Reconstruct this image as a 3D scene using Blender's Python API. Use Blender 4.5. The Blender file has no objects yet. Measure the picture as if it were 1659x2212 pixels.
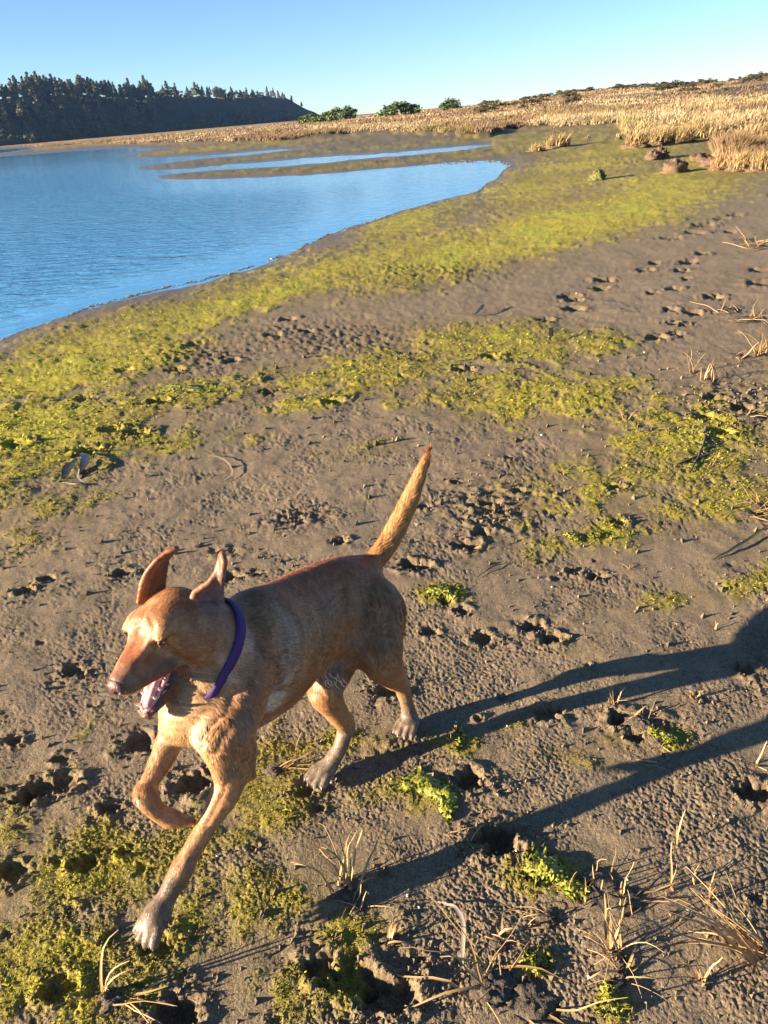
import bpy, math, random
import numpy as np
from mathutils import Vector, Matrix, Euler

# ---------------------------------------------------------------- camera, sky, sun, exposure
scene = bpy.context.scene
col = scene.collection
EYE = 1.5
PITCH = math.radians(27.4)
ROLL = math.atan(0.083)
FOC = 1662.0            # focal length in units of a 1659 x 2212 picture
PW, PH = 1659.0, 2212.0

cam_data = bpy.data.cameras.new('camera')
cam = bpy.data.objects.new('camera', cam_data)
col.objects.link(cam)
cam_data.sensor_fit = 'HORIZONTAL'
cam_data.sensor_width = 36.0
cam_data.lens = 36.0 * FOC / PW
cam_data.clip_start = 0.02
cam_data.clip_end = 30000
cam.location = (0, 0, EYE)
cam.matrix_world = (Matrix.Translation((0, 0, EYE)) @ Matrix.Rotation(math.radians(90) - PITCH, 4, 'X')
                    @ Matrix.Rotation(-ROLL, 4, 'Z'))
scene.camera = cam

SUN_EL = math.radians(12.4)
SUN_AZ = math.radians(14.0)        # shadows fall towards +x, turned this much towards +y
sun_vec = Vector((-math.cos(SUN_AZ) * math.cos(SUN_EL), -math.sin(SUN_AZ) * math.cos(SUN_EL), math.sin(SUN_EL)))

world = bpy.data.worlds.new('World')
scene.world = world
world.use_nodes = True
wn = world.node_tree
wn.nodes.clear()
sky_n = wn.nodes.new('ShaderNodeTexSky')
sky_n.sky_type = 'NISHITA'
sky_n.sun_disc = False
sky_n.sun_elevation = SUN_EL
# Nishita: rotation 0 puts the sun at +Y, growing clockwise seen from above
sky_n.sun_rotation = math.atan2(sun_vec.x, sun_vec.y)
sky_n.air_density = 0.7
sky_n.dust_density = 0.05
sky_n.ozone_density = 3.4
bg = wn.nodes.new('ShaderNodeBackground')
bg.inputs['Strength'].default_value = 0.05
wo = wn.nodes.new('ShaderNodeOutputWorld')
wn.links.new(sky_n.outputs[0], bg.inputs[0])
wn.links.new(bg.outputs[0], wo.inputs[0])

sun_data = bpy.data.lights.new('sun', 'SUN')
sun_data.energy = 5.0
sun_data.angle = math.radians(0.53)
sun_data.color = (1.0, 0.80, 0.58)
sun = bpy.data.objects.new('sun', sun_data)
col.objects.link(sun)
sun.rotation_euler = sun_vec.to_track_quat('Z', 'Y').to_euler()
sun.location = (-20, -6, 12)

vs = scene.view_settings
vs.view_transform = 'Standard'
vs.look = 'None'
vs.gamma = 1.0
vs.use_curve_mapping = False
vs.exposure = 2.18
scene.render.engine = 'CYCLES'
scene.cycles.max_bounces = 6
scene.cycles.use_denoising = True

# ---------------------------------------------------------------- helpers
rng = np.random.default_rng(7)
random.seed(7)
cR, sR, cP, sP = math.cos(ROLL), math.sin(ROLL), math.cos(PITCH), math.sin(PITCH)

def ray(x, y):
    dx, dy = (x - PW / 2) / FOC, (y - PH / 2) / FOC
    u = dx * cR - dy * sR
    v = dx * sR + dy * cR
    return np.array([u, cP - v * sP, -sP - v * cP])

def at_depth(x, y, d):
    """world point seen at picture point x, y, d metres down the optical axis"""
    return np.array([0, 0, EYE]) + ray(x, y) * d

def on_ground(x, y, z=0.0):
    d = ray(x, y)
    return np.array([0, 0, EYE]) + d * ((z - EYE) / d[2])

def to_picture(X, Y, Z):
    zc = Y * cP - (Z - EYE) * sP
    zc = np.where(zc < 1e-3, 1e-3, zc)
    v = (-Y * sP - (Z - EYE) * cP) / zc * FOC
    u = X / zc * FOC
    return PW / 2 + u * cR + v * sR, PH / 2 - u * sR + v * cR

def tag(o, label=None, cat=None, group=None, kind=None):
    if label: o['label'] = label
    if cat: o['category'] = cat
    if group: o['group'] = group
    if kind: o['kind'] = kind
    return o

def empty(name, loc=(0, 0, 0), rz=0.0):
    o = bpy.data.objects.new(name, None)
    o.empty_display_size = 0.1
    o.location = loc
    o.rotation_euler = (0, 0, rz)
    col.objects.link(o)
    return o

def mesh_np(name, verts, faces, mat=None, parent=None, smooth=True, attrs=None, link=True):
    """faces: int array (n,3) or (n,4), or a list of such arrays"""
    if not isinstance(faces, list): faces = [faces]
    faces = [np.asarray(f, np.int32) for f in faces if len(f)]
    me = bpy.data.meshes.new(name)
    verts = np.ascontiguousarray(verts, np.float32)
    me.vertices.add(len(verts))
    me.vertices.foreach_set('co', verts.ravel())
    nl = sum(f.size for f in faces)
    nf = sum(len(f) for f in faces)
    me.loops.add(nl)
    me.loops.foreach_set('vertex_index', np.concatenate([f.ravel() for f in faces]))
    me.polygons.add(nf)
    tot = np.concatenate([np.full(len(f), f.shape[1], np.int32) for f in faces])
    start = np.concatenate([[0], np.cumsum(tot)[:-1]]).astype(np.int32)
    me.polygons.foreach_set('loop_start', start)
    me.polygons.foreach_set('use_smooth', np.full(nf, smooth))
    me.update(calc_edges=True)
    if attrs:
        for k, a in attrs.items():
            a = np.asarray(a, np.float32)
            if a.ndim == 1:
                at = me.attributes.new(k, 'FLOAT', 'POINT')
                at.data.foreach_set('value', a)
            else:
                at = me.attributes.new(k, 'FLOAT_COLOR', 'POINT')
                if a.shape[1] == 3: a = np.concatenate([a, np.ones((len(a), 1), np.float32)], 1)
                at.data.foreach_set('color', np.ascontiguousarray(a).ravel())
    if mat: me.materials.append(mat)
    if not link: return me
    o = bpy.data.objects.new(name, me)
    col.objects.link(o)
    if parent: o.parent = parent
    return o

# ---- value / gradient noise, vectorised
_perm = rng.permutation(65536).astype(np.int64)
_grad = np.stack([np.cos(np.linspace(0, 2 * np.pi, 256, endpoint=False)), np.sin(np.linspace(0, 2 * np.pi, 256, endpoint=False))], 1).astype(np.float32)

def _hash(ix, iy, seed):
    return _perm[(_perm[(ix + seed * 131) & 65535] + iy) & 65535]

def gnoise(x, y, seed=0):
    x = np.asarray(x, np.float64); y = np.asarray(y, np.float64)
    x0 = np.floor(x); y0 = np.floor(y)
    fx = (x - x0).astype(np.float32); fy = (y - y0).astype(np.float32)
    ix = x0.astype(np.int64); iy = y0.astype(np.int64)
    u = fx * fx * fx * (fx * (fx * 6 - 15) + 10)
    v = fy * fy * fy * (fy * (fy * 6 - 15) + 10)
    def g(a, b, px, py):
        gr = _grad[_hash(ix + a, iy + b, seed) & 255]
        return gr[..., 0] * px + gr[..., 1] * py
    n00 = g(0, 0, fx, fy); n10 = g(1, 0, fx - 1, fy)
    n01 = g(0, 1, fx, fy - 1); n11 = g(1, 1, fx - 1, fy - 1)
    a = n00 + u * (n10 - n00); b = n01 + u * (n11 - n01)
    return (a + v * (b - a)) * 1.5

def fbm(x, y, octs=4, seed=0, gain=0.5, lac=2.03):
    t = 0; a = 1.0
    for i in range(octs):
        t = t + a * gnoise(x, y, seed + i * 17)
        x = x * lac + 3.1; y = y * lac + 1.7; a *= gain
    return t

def sstep(a, b, x):
    t = np.clip((x - a) / (b - a), 0, 1)
    return t * t * (3 - 2 * t)

def unit(v):
    v = np.asarray(v, float)
    return v / (np.linalg.norm(v) + 1e-12)

# ---- material helper
class Mat:
    def __init__(self, name, rough=0.7, base=(.5, .5, .5)):
        self.m = bpy.data.materials.new(name)
        self.m.use_nodes = True
        self.t = self.m.node_tree
        self.b = self.t.nodes['Principled BSDF']
        self.out = self.t.nodes['Material Output']
        self.b.inputs['Roughness'].default_value = rough
        self.b.inputs['Base Color'].default_value = (*base, 1)
    def n(self, kind, **kw):
        nd = self.t.nodes.new(kind)
        for k, v in kw.items():
            if k in nd.inputs: nd.inputs[k].default_value = v
            else: setattr(nd, k, v)
        return nd
    def l(self, a, b): self.t.links.new(a, b)
    def attr(self, name): return self.n('ShaderNodeAttribute', attribute_name=name)
    def noise(self, scale, detail=3, rough=0.55, vec=None, dist=0.0):
        nd = self.n('ShaderNodeTexNoise', Scale=scale, Detail=detail, Roughness=rough, Distortion=dist)
        if vec is not None: self.l(vec, nd.inputs['Vector'])
        return nd
    def pos(self): return self.n('ShaderNodeNewGeometry').outputs['Position']
    def ramp(self, fac, stops):
        r = self.n('ShaderNodeValToRGB')
        e = r.color_ramp.elements
        while len(e) < len(stops): e.new(0.5)
        for i, (p, c) in enumerate(stops):
            e[i].position = p; e[i].color = (*c, 1) if len(c) == 3 else c
        self.l(fac, r.inputs[0])
        return r.outputs[0]
    def mix(self, fac, a, b, mode='MIX'):
        m = self.n('ShaderNodeMix', data_type='RGBA', blend_type=mode)
        for s, v in ((0, fac), (6, a), (7, b)):
            if hasattr(v, 'is_linked') or hasattr(v, 'links'): self.l(v, m.inputs[s])
            elif s == 0: m.inputs[0].default_value = v
            else: m.inputs[s].default_value = (*v, 1) if len(v) == 3 else v
        return m.outputs[2]
    def math(self, op, a, b=None):
        m = self.n('ShaderNodeMath', operation=op)
        for i, v in enumerate((a, b)):
            if v is None: continue
            if isinstance(v, (int, float)): m.inputs[i].default_value = v
            else: self.l(v, m.inputs[i])
        return m.outputs[0]
    def bump(self, h, strength, dist):
        b = self.n('ShaderNodeBump', Strength=strength, Distance=dist)
        self.l(h, b.inputs['Height'])
        self.l(b.outputs[0], self.b.inputs['Normal'])
        return b
    def color(self, c): self.l(c, self.b.inputs['Base Color'])

def tube(path, radii, sides=6, twist=0.0):
    """verts, quads of a tapered tube along a path"""
    path = np.asarray(path, float); n = len(path)
    t = np.gradient(path, axis=0); t /= np.linalg.norm(t, axis=1)[:, None] + 1e-9
    ref = np.array([0, 0, 1.0]) if abs(t[0][2]) < .9 else np.array([1.0, 0, 0])
    V = []
    for i in range(n):
        a = unit(np.cross(t[i], ref)); b = np.cross(t[i], a)
        for s in range(sides):
            an = 2 * np.pi * s / sides + twist
            V.append(path[i] + radii[i] * (np.cos(an) * a + np.sin(an) * b))
    Fq = [(i * sides + s, i * sides + (s + 1) % sides, (i + 1) * sides + (s + 1) % sides, (i + 1) * sides + s)
          for i in range(n - 1) for s in range(sides)]
    return np.array(V), np.array(Fq)

def ribbon(path, widths, side=None, fold=0.25):
    """a flat leaf with a keel: three verts per station"""
    path = np.asarray(path, float); n = len(path)
    t = np.gradient(path, axis=0); t /= np.linalg.norm(t, axis=1)[:, None] + 1e-9
    V = []
    for i in range(n):
        a = np.cross(t[i], (0, 0, 1.0)) if side is None else np.asarray(side, float)
        a = unit(a - t[i] * np.dot(a, t[i])); b = unit(np.cross(a, t[i]))
        w = widths[i]
        V += [path[i] - a * w, path[i] - b * w * fold, path[i] + a * w]
    Fq = []
    for i in range(n - 1):
        for s in (0, 1): Fq.append((i * 3 + s, i * 3 + s + 1, i * 3 + s + 4, i * 3 + s + 3))
    return np.array(V), np.array(Fq)

def join(parts):
    V = []; F3 = []; F4 = []; o = 0
    for v, f in parts:
        V.append(v)
        f = np.asarray(f)
        (F4 if f.shape[1] == 4 else F3).append(f + o)
        o += len(v)
    fs = []
    if F4: fs.append(np.concatenate(F4))
    if F3: fs.append(np.concatenate(F3))
    return np.concatenate(V), fs
# ---------------------------------------------------------------- the lie of the land
WATER_Z = -0.035
SHORE = [(-1500, 1300), (-600, 940), (-200, 798), (0, 730), (60, 706), (150, 673), (250, 641), (330, 622), (440, 599), (520, 577), (600, 551), (680, 514),
         (780, 480), (900, 446), (1000, 417), (1040, 405), (1047, 393), (1075, 378), (1102, 352), (1085, 345), (1000, 345), (900, 352),
         (800, 361), (700, 371), (600, 379), (480, 385), (400, 385), (345, 381), (400, 376), (500, 368), (600, 360), (700, 352), (800, 344),
         (900, 337), (1000, 327), (1062, 313), (1064, 307), (1000, 312), (900, 320), (830, 326), (700, 336), (600, 345), (500, 352),
         (415, 359), (340, 363), (283, 362), (340, 356), (450, 344), (530, 337), (575, 331), (655, 321), (600, 319), (575, 321), (525, 325),
         (450, 331), (350, 337), (240, 338), (300, 331), (385, 318), (300, 318), (210, 322), (130, 328), (60, 333), (0, 338), (-300, 363), (-900, 425), (-2500, 590), (-4000, 1500)]
FARPOND = [(-500, 362), (-200, 342), (0, 330), (70, 321), (62, 319.5), (0, 323), (-200, 340), (-500, 359)]
GRASS_EDGE = [(-4000, 660), (-900, 393), (-400, 350), (0, 319.5), (75, 316), (85, 319), (130, 315), (210, 311), (280, 312), (350, 309.5), (435, 308.5), (500, 308), (600, 307),
              (675, 300), (750, 292), (830, 289), (940, 292), (1040, 297), (1060, 296), (1095, 284), (1200, 279), (1330, 273), (1362, 306), (1382, 319),
              (1430, 314), (1480, 309), (1530, 306), (1548, 358), (1600, 366), (1659, 369), (1900, 395), (2600, 470), (6000, 900)]
# where the green algae lies thick: centre, radii, turn in degrees, weight
ALGAE = [(560, 640, 620, 34, -16, .9), (150, 800, 260, 50, -12, .9), (100, 930, 260, 95, -6, .75), (420, 850, 170, 30, -8, .75), (800, 800, 250, 48, -8, .7), (690, 860, 120, 26, -10, .7),
         (1080, 740, 190, 42, 0, .9), (1270, 740, 110, 30, 4, .7), (1150, 860, 280, 60, 0, .60), (1250, 480, 330, 55, -14, .95), (960, 560, 260, 50, -14, .85), (1480, 390, 170, 45, -10, .8),
         (1180, 400, 190, 56, -14, .72), (1350, 330, 190, 40, -4, .75), (1000, 320, 250, 30, -6, .62), (700, 365, 380, 16, -4, .62), (700, 336, 400, 12, -5, .7), (450, 325, 300, 10, -5, .75), (1150, 310, 240, 26, -5, .7), (900, 470, 200, 40, -18, .66), (600, 600, 500, 60, -17, .5), (80, 336, 200, 8, -4, .8), (1500, 960, 190, 90, 0, .70), (1330, 1040, 240, 70, -8, .50), (1560, 1080, 150, 50, -10, .66),
         (1290, 1160, 150, 34, -10, .66), (950, 1283, 44, 20, 0, 1.0), (1440, 1300, 80, 26, -10, .55), (1620, 1265, 70, 24, -12, .6), (60, 1000, 190, 60, -6, .6), (110, 1085, 120, 28, -8, .55), (30, 1160, 90, 22, 0, .5), (150, 1120, 60, 16, 0, .4),
         (150, 1900, 250, 110, -14, .62), (60, 2080, 210, 140, -10, .66), (400, 1830, 170, 70, -20, .5), (590, 1740, 110, 60, 0, .66), (700, 1610, 150, 30, -6, .55), (640, 1660, 80, 26, 0, .6),
         (500, 1960, 260, 100, -12, .50), (640, 2130, 130, 60, 0, .55), (760, 2010, 120, 60, 0, .5), (930, 1720, 60, 40, 0, .9), (880, 1700, 60, 30, 0, .7), (1450, 1600, 44, 26, 0, .9), (1100, 1570, 40, 22, 0, .5), (1200, 1895, 100, 40, 0, .8),
         (1000, 1610, 50, 26, 0, .5), (1250, 1640, 80, 22, 10, .45), (1320, 2180, 40, 34, 0, .8), (1110, 2120, 60, 44, 0, .55), (1160, 2090, 34, 40, 0, .6), (1340, 1600, 60, 24, 0, .4), (330, 690, 330, 40, -12, .7), (-200, 1000, 300, 200, 0, .7), (-250, 1900, 300, 250, 0, .6), (1900, 1000, 250, 200, 0, .55),
         (1250, 1400, 60, 20, 0, .22), (780, 970, 90, 20, -10, .4), (540, 945, 60, 16, 0, .5), (370, 955, 130, 26, -8, .6)]
PITS = [(893, 1224, .040, .055, 1.1), (738, 1168, .022, .03, 1), (1010, 1180, .040, .04, 1), (1040, 1150, .03, .03, 1), (1060, 1085, .03, .03, 1), (1120, 1060, .024, .03, 1), (500, 1243, .030, .03, 1), (545, 1238, .02, .02, 1),
        (265, 1238, .030, .03, 1), (100, 1250, .026, .035, 1), (55, 1276, .026, .03, 1), (165, 1448, .030, .02, 1), (300, 1605, .038, .03, 1), (415, 1690, .036, .035, 1), (455, 1672, .022, .02, 1), (88, 1702, .034, .035, 1),
        (60, 1722, .028, .03, 1), (140, 1690, .03, .03, 1), (232, 1747, .020, .022, 1), (130, 1640, .018, .015, 1), (182, 1866, .024, .03, 1), (268, 1843, .014, .02, 1), (25, 1885, .03, .03, 1), (345, 2045, .030, .03, 1), (1150, 1352, .028, .03, 1), (1195, 1380, .028, .03, 1), (1045, 1378, .030, .03, 1),
        (928, 1365, .022, .02, 1), (838, 1492, .034, .035, 1), (1012, 1685, .034, .045, 1), (1075, 1815, .040, .05, 1), (1182, 1542, .030, .03, 1), (1345, 1555, .030, .04, 1), (1370, 1590, .02, .02, 1), (1338, 1127, .024, .045, 1), (1290, 1246, .024, .03, 1),
        (1632, 1712, .032, .04, 1), (1610, 1445, .024, .02, 1), (985, 1040, .020, .025, 1), (915, 1094, .022, .025, 1), (1330, 1055, .03, .03, 1), (760, 2110, .045, .04, 1), (840, 2150, .04, .05, 1), (690, 2090, .03, .04, 1), (380, 2185, .035, .04, 1), (130, 2140, .03, .03, 1),
        (690, 1745, .012, .018, 1), (655, 1710, .02, .02, 1), (1240, 1235, .02, .02, 1), (30, 1600, .02, .02, 1), (1540, 860, .05, .05, 1), (1600, 880, .05, .05, 1), (1520, 900, .05, .04, 1), (1630, 905, .06, .05, 1), (1560, 935, .05, .05, 1), (1100, 990, .02, .02, 1), (1000, 1320, .022, .025, 1), (965, 1300, .02, .02, 1),
        (1485, 568, .07, .06, 1), (1520, 551, .06, .05, 1), (1305, 607, .07, .07, 1), (1301, 624, .06, .06, 1), (1243, 649, .06, .06, 1), (1241, 668, .065, .06, 1), (1415, 570, .055, .05, 1), (1392, 586, .07, .06, 1), (1470, 587, .06, .05, 1),
        (1482, 603, .04, .04, 1), (1540, 643, .07, .08, 1), (1452, 669, .05, .05, 1), (1498, 677, .06, .06, 1), (1452, 698, .04, .05, 1), (1482, 703, .04, .05, 1), (1420, 728, .06, .07, 1), (1458, 721, .05, .04, 1), (1178, 691, .05, .04, 1), (1652, 612, .10, .07, 1),
        (1456, 626, .05, .05, 1), (1409, 634, .04, .04, 1), (1560, 478, .09, .05, 1), (1520, 492, .12, .05, 1), (1500, 507, .10, .05, 1), (1450, 518, .09, .05, 1), (1230, 641, .07, .05, 1), (1590, 470, .08, .05, 1), (1575, 505, .05, .05, 1), (1640, 585, .06, .05, 1),
        (620, 690, .06, .05, 1), (590, 725, .06, .05, 1), (660, 715, .05, .04, 1), (420, 745, .06, .05, 1), (270, 800, .05, .05, 1), (340, 870, .05, .05, 1), (240, 930, .05, .06, 1), (300, 935, .06, .06, 1), (190, 975, .05, .05, 1), (40, 960, .06, .05, 1), (380, 800, .05, .05, 1), (500, 780, .05, .05, 1), (180, 860, .05, .05, 1), (580, 845, .05, .06, 1), (720, 870, .05, .05, 1), (1000, 800, .05, .05, 1), (1060, 770, .05, .05, 1)]
_x = rng.uniform(-100, 1750, 60); _y = rng.uniform(800, 2250, 60)
PITS += [(a, b, rng.uniform(.006, .011), rng.uniform(.005, .010), 1) for a, b in zip(_x, _y)]
CHURN = [(790, 2110, 150, 110), (1060, 1100, 110, 66), (1160, 1366, 70, 34), (1570, 880, 110, 70), (1030, 1695, 70, 40), (1090, 1812, 90, 44), (860, 1625, 70, 34), (1375, 1565, 90, 44), (640, 1120, 70, 20), (480, 1190, 60, 16),
         (700, 730, 190, 34), (430, 770, 120, 26), (930, 590, 170, 20), (1400, 350, 180, 16), (380, 2180, 90, 40), (1640, 1430, 40, 60)]
WET = [(700, 600, 600, 30, -16)]

def seg_sd(px, py, poly):
    """signed distance in picture units, positive inside the closed polygon"""
    P = np.array(poly, float); Q = np.roll(P, -1, 0)
    d = np.full(px.shape, 1e9); ins = np.zeros(px.shape, bool)
    for a, b in zip(P, Q):
        ab = b - a
        t = np.clip(((px - a[0]) * ab[0] + (py - a[1]) * ab[1]) / (ab @ ab + 1e-9), 0, 1)
        d = np.minimum(d, (px - a[0] - t * ab[0]) ** 2 + (py - a[1] - t * ab[1]) ** 2)
        if abs(ab[1]) > 1e-9:
            c = (a[1] > py) != (b[1] > py)
            ins ^= c & (px < (b[0] - a[0]) * (py - a[1]) / ab[1] + a[0])
    d = np.sqrt(d)
    return np.where(ins, d, -d)

DUNE_X = [-4000, 500, 690, 830, 1000, 1100, 1170, 1300, 1400, 1500, 1659, 2500, 6000]
DUNE_H = [.5, .8, 1.0, 1.15, 1.2, 1.5, 1.7, 2.3, 2.1, 1.9, 2.1, 2.6, 2.6]
PIT_W = [(on_ground(a, b), R, dp) for a, b, R, dp, _ in PITS]

def land(X, Y, fine=True):
    """height and surface masks of the ground at world points"""
    X = np.asarray(X, float); Y = np.asarray(Y, float)
    r = np.hypot(X, Y) + 1e-6
    ok = Y > .25
    px, py = to_picture(np.where(ok, X, 0), np.where(ok, Y, 3.0), np.zeros_like(X))
    px = np.where(ok, px, 800); py = np.where(ok, py, 2600)
    px = np.clip(px, -6000, 8000); py = np.clip(py, 100, 4000)
    ppm = FOC / np.hypot(r, EYE)                       # picture units per metre across
    w1 = fbm(X / 1.3, Y / 1.3, 3, 3); w2 = fbm(X / .32, Y / .32, 3, 8)
    # water edge, ragged
    sd = np.maximum(seg_sd(px, py, SHORE), seg_sd(px, py, FARPOND))
    sd = np.where(ok, sd, -60) - 2.4 * sstep(22, 28, r) * (px > 300)
    sd = sd + (w1 * .10 + w2 * .05 + gnoise(X / 6, Y / 6, 21) * .35) * ppm * .22
    edge = np.interp(px, [e[0] for e in GRASS_EDGE], [e[1] for e in GRASS_EDGE])
    far_n = fbm(X / 2.2, Y / 2.2, 3, 41)
    gd = edge - py + far_n * np.clip(ppm * .05, .6, 5)      # >0 on the marsh
    gd = np.where(ok, gd, -50)
    marsh = sstep(-.3, 1.2, gd) * (r > 9)
    # base height
    z = WATER_Z - np.clip(sd, -40, 200) * np.where(sd > 0, .0022, .0012)
    z = np.clip(z, -.45, .0)
    bars = sstep(24, 32, r) * sstep(0, 6, -sd)
    z = z + bars * .05
    z = z + sstep(5, 14, r) * sstep(0, 300, -sd) * .04
    mid = .007 * gnoise(X / .45, Y / .45, 12) + .003 * fbm(X / .11, Y / .11, 2, 15)
    z = z + mid * sstep(-4, 14, -sd)
    # marsh, then dunes
    dh = np.interp(px, DUNE_X, DUNE_H)
    bank = .16 + .10 * gnoise(X / 3, Y / 3, 51)
    dune = sstep(70, 190, r) * sstep(520, 300, r)
    rise = bank + .25 * sstep(25, 90, r) * sstep(300, 1000, px) + np.maximum(dh - .55, 0) * dune * sstep(500, 1000, px)
    rise = rise + (fbm(X / 14, Y / 14, 3, 61) * .30) * sstep(70, 140, r) * sstep(700, 1200, px) * sstep(600, 300, r)
    z = z * (1 - marsh) + marsh * np.clip(rise, .05, 9)
    # algae
    al = np.zeros_like(X)
    ww = fbm(X / .5, Y / .5, 3, 23)
    for cx, cy, rx, ry, tn, wt in ALGAE:
        c, s = math.cos(math.radians(tn)), math.sin(math.radians(tn))
        m = (np.abs(px - cx) < rx * 2 + ry) & (np.abs(py - cy) < ry * 2 + rx * abs(s) * 2)
        if not m.any(): continue
        dx, dy = px[m] - cx, py[m] - cy
        q = ((dx * c + dy * s) / rx) ** 2 + ((-dx * s + dy * c) / ry) ** 2
        al[m] = np.maximum(al[m], wt * np.exp(-q * .8))
    bl = np.clip(r * .004, .006, .5)
    n_a = fbm(X / .16 + ww * .3, Y / .26, 5, 29, .68)
    n_b = fbm(X / 1.1, Y / 2.6, 2, 35)
    alm = sstep(.28, .63, al * 1.08 + .30 * n_a + .16 * n_b) * (1 - marsh) * sstep(-1, 6, -sd)
    # churned ground and pits
    ch = np.zeros_like(X)
    for cx, cy, rx, ry in CHURN:
        m = (np.abs(px - cx) < rx * 2.2) & (np.abs(py - cy) < ry * 2.2)
        ch[m] = np.maximum(ch[m], np.exp(-(((px[m] - cx) / rx) ** 2 + ((py[m] - cy) / ry) ** 2)))
    pit = np.zeros_like(X)
    if fine:
        for P, R, dp in PIT_W:
            m = np.where((np.abs(X - P[0]) < R * 2.6) & (np.abs(Y - P[1]) < R * 2.6))
            if not len(m[0]): continue
            q = np.hypot((X[m] - P[0]) * .8, (Y[m] - P[1]) * 1.05) / R + .45 * fbm(X[m] / (R * 1.1), Y[m] / (R * .9), 3, 45)
            dp = dp * .72; prof = -dp * sstep(1.15, .55, q) + dp * .14 * np.exp(-((q - 1.35) / .3) ** 2)
            z[m] += prof
            pit[m] = np.maximum(pit[m], sstep(1.2, .7, q)); ch[m] = np.maximum(ch[m], .8 * np.exp(-((q - 1.3) / .7) ** 2))
        near = sstep(9, 4, r)
        g1 = fbm(X / .0085, Y / .0085, 2, 81, .7); g1 = np.where(g1 > 0, g1 * .8, g1 * 1.25) + .5 * gnoise(X / .021, Y / .021, 83)
        g2 = fbm(X / .042, Y / .042, 2, 84)
        dry = (1 - marsh) * sstep(0, 10, -sd)
        z = z + dry * ((near * (.0020 * g1 * (1 + .8 * ch)) + sstep(1.6, 3, r) * sstep(12, 6, r) * .0015 * fbm(X / .024, Y / .03, 2, 86, .7) * (1 + ch)) * (.25 + 1.1 * sstep(-.5, .6, fbm(X / .28, Y / .28, 3, 88))) + sstep(30, 10, r) * (.0004 + .0010 * sstep(2, 6, r)) * g2 * (1 + 1.6 * ch))
        z = z + dry * ch * .011 * fbm(X / .055, Y / .055, 3, 87)
        # algae lies as puckered felt, thicker away from the camera's feet
        pk = 1 - np.abs(fbm(X / .032, Y / .032, 3, 95))
        z = z + alm * (.002 + (.002 + .003 * sstep(1.8, 5, r)) * pk * sstep(60, 20, r)) 
        lump = np.clip(fbm(X / .35, Y / .22, 3, 98), 0, 2)
        z = z + sstep(2.2, 6, r) * sstep(70, 25, r) * dry * lump * (.006 + .008 * alm) 
        z = z + sstep(18, 30, r) * (1 - marsh) * sstep(1, 5, -sd) * .05 * np.clip(fbm(X / 1.1, Y / 1.1, 3, 99), -.3, 1)
    return dict(z=z, sd=sd, marsh=marsh, algae=alm, dens=al, churn=ch, pit=pit, px=px, py=py, r=r, w1=w1, w2=w2)

def gz(x, y):
    return float(land(np.array([x]), np.array([y]))['z'][0])

def spot(px, py):
    """point on the ground surface under a picture position"""
    p = on_ground(px, py)
    for _ in range(2): p = on_ground(px, py, gz(p[0], p[1]))
    return p

# one sheet from under the camera's feet to the horizon, its mesh finest near by
az_f = np.linspace(-46, 42, 860)
az = np.concatenate([np.linspace(-180, -47, 60)[:-1], az_f, np.linspace(44, 180, 60)[1:-1]])
az = np.radians(az)
pyl = np.concatenate([np.linspace(2560, 420, 860), np.linspace(420, 316, 140)[1:]])
# radii along the middle bearing: even steps in the picture near by
ang = PITCH + np.arctan((pyl - PH / 2) / FOC * 1.0)
hor = PH / 2 - math.tan(PITCH) * FOC
ang2 = PITCH + np.arctan((np.linspace(2480, hor + 3.2, 930) - PH / 2) / FOC)
rad = EYE / np.tan(np.clip(ang2, .0005, 1.52))
rad = rad[rad < 1400]
rad = np.concatenate([[.02, .15, .3, .42, .5], rad[rad > .56], [1500, 1690]])
RR, AA = np.meshgrid(rad, az, indexing='ij')
GX = (RR * np.sin(AA)).ravel(); GY = (RR * np.cos(AA)).ravel()
nr, na = RR.shape
Lm = land(GX, GY)
GZ = Lm['z']
i = np.arange(nr - 1)[:, None] * na; j = np.arange(na)[None, :]; j1 = (j + 1) % na
quads = np.stack([i + j, i + j1, i + na + j1, i + na + j], -1).reshape(-1, 4)[:, ::-1]
# colours of the materials themselves
sand = np.array([.215, .168, .108]); brown = np.array([.125, .090, .050]); wetc = np.array([.10, .080, .056])
weed = np.array([.37, .335, .028]); weed2 = np.array([.22, .185, .034]); weed3 = np.array([.34, .41, .026]); straw = np.array([.40, .28, .12])
nz1 = fbm(GX / .6, GY / .9, 3, 111); nz2 = fbm(GX / .09, GY / .09, 3, 115); nz3 = fbm(GX / 3, GY / 3, 3, 119)
C = np.tile(sand, (len(GX), 1)) * (1 + .10 * nz1 + .10 * nz2)[:, None]
C = cm = C + (np.clip(.45 * sstep(-.2, .5, nz1 + .5 * nz2) * sstep(.05, .3, Lm['dens']) + .5 * Lm['churn'] + .35 * Lm['pit'], 0, .9))[:, None] * (brown - C)
tone = sstep(-.6, .6, nz3 + .6 * nz2)[:, None]
Wd = weed * tone + weed2 * (1 - tone)
bright = (sstep(.55, .95, Lm['dens']) * sstep(-.2, .5, nz1))[:, None]
Wd = Wd * (1 - bright) + (weed3 * .5 + weed * .5) * bright
stain = np.clip(Lm['dens'] * .55, 0, .4) * (1 - Lm['marsh'])
C = C + stain[:, None] * (weed2 - C)
C = C + (Lm['algae'] * np.clip(.82 + .3 * nz2, 0, 1))[:, None] * (Wd - C)
wetm = sstep(-70, -8, Lm['sd']) * sstep(120, 10, Lm['r']) 
wetm = np.maximum(wetm * .75 * (1 - .7 * Lm['algae']), sstep(-9, -1, Lm['sd']))
C = C + (wetm * .72)[:, None] * (wetc - C)
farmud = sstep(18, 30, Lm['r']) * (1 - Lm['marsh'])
C = C + (farmud * .45)[:, None] * (np.array([.125, .098, .036]) - C)
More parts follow.
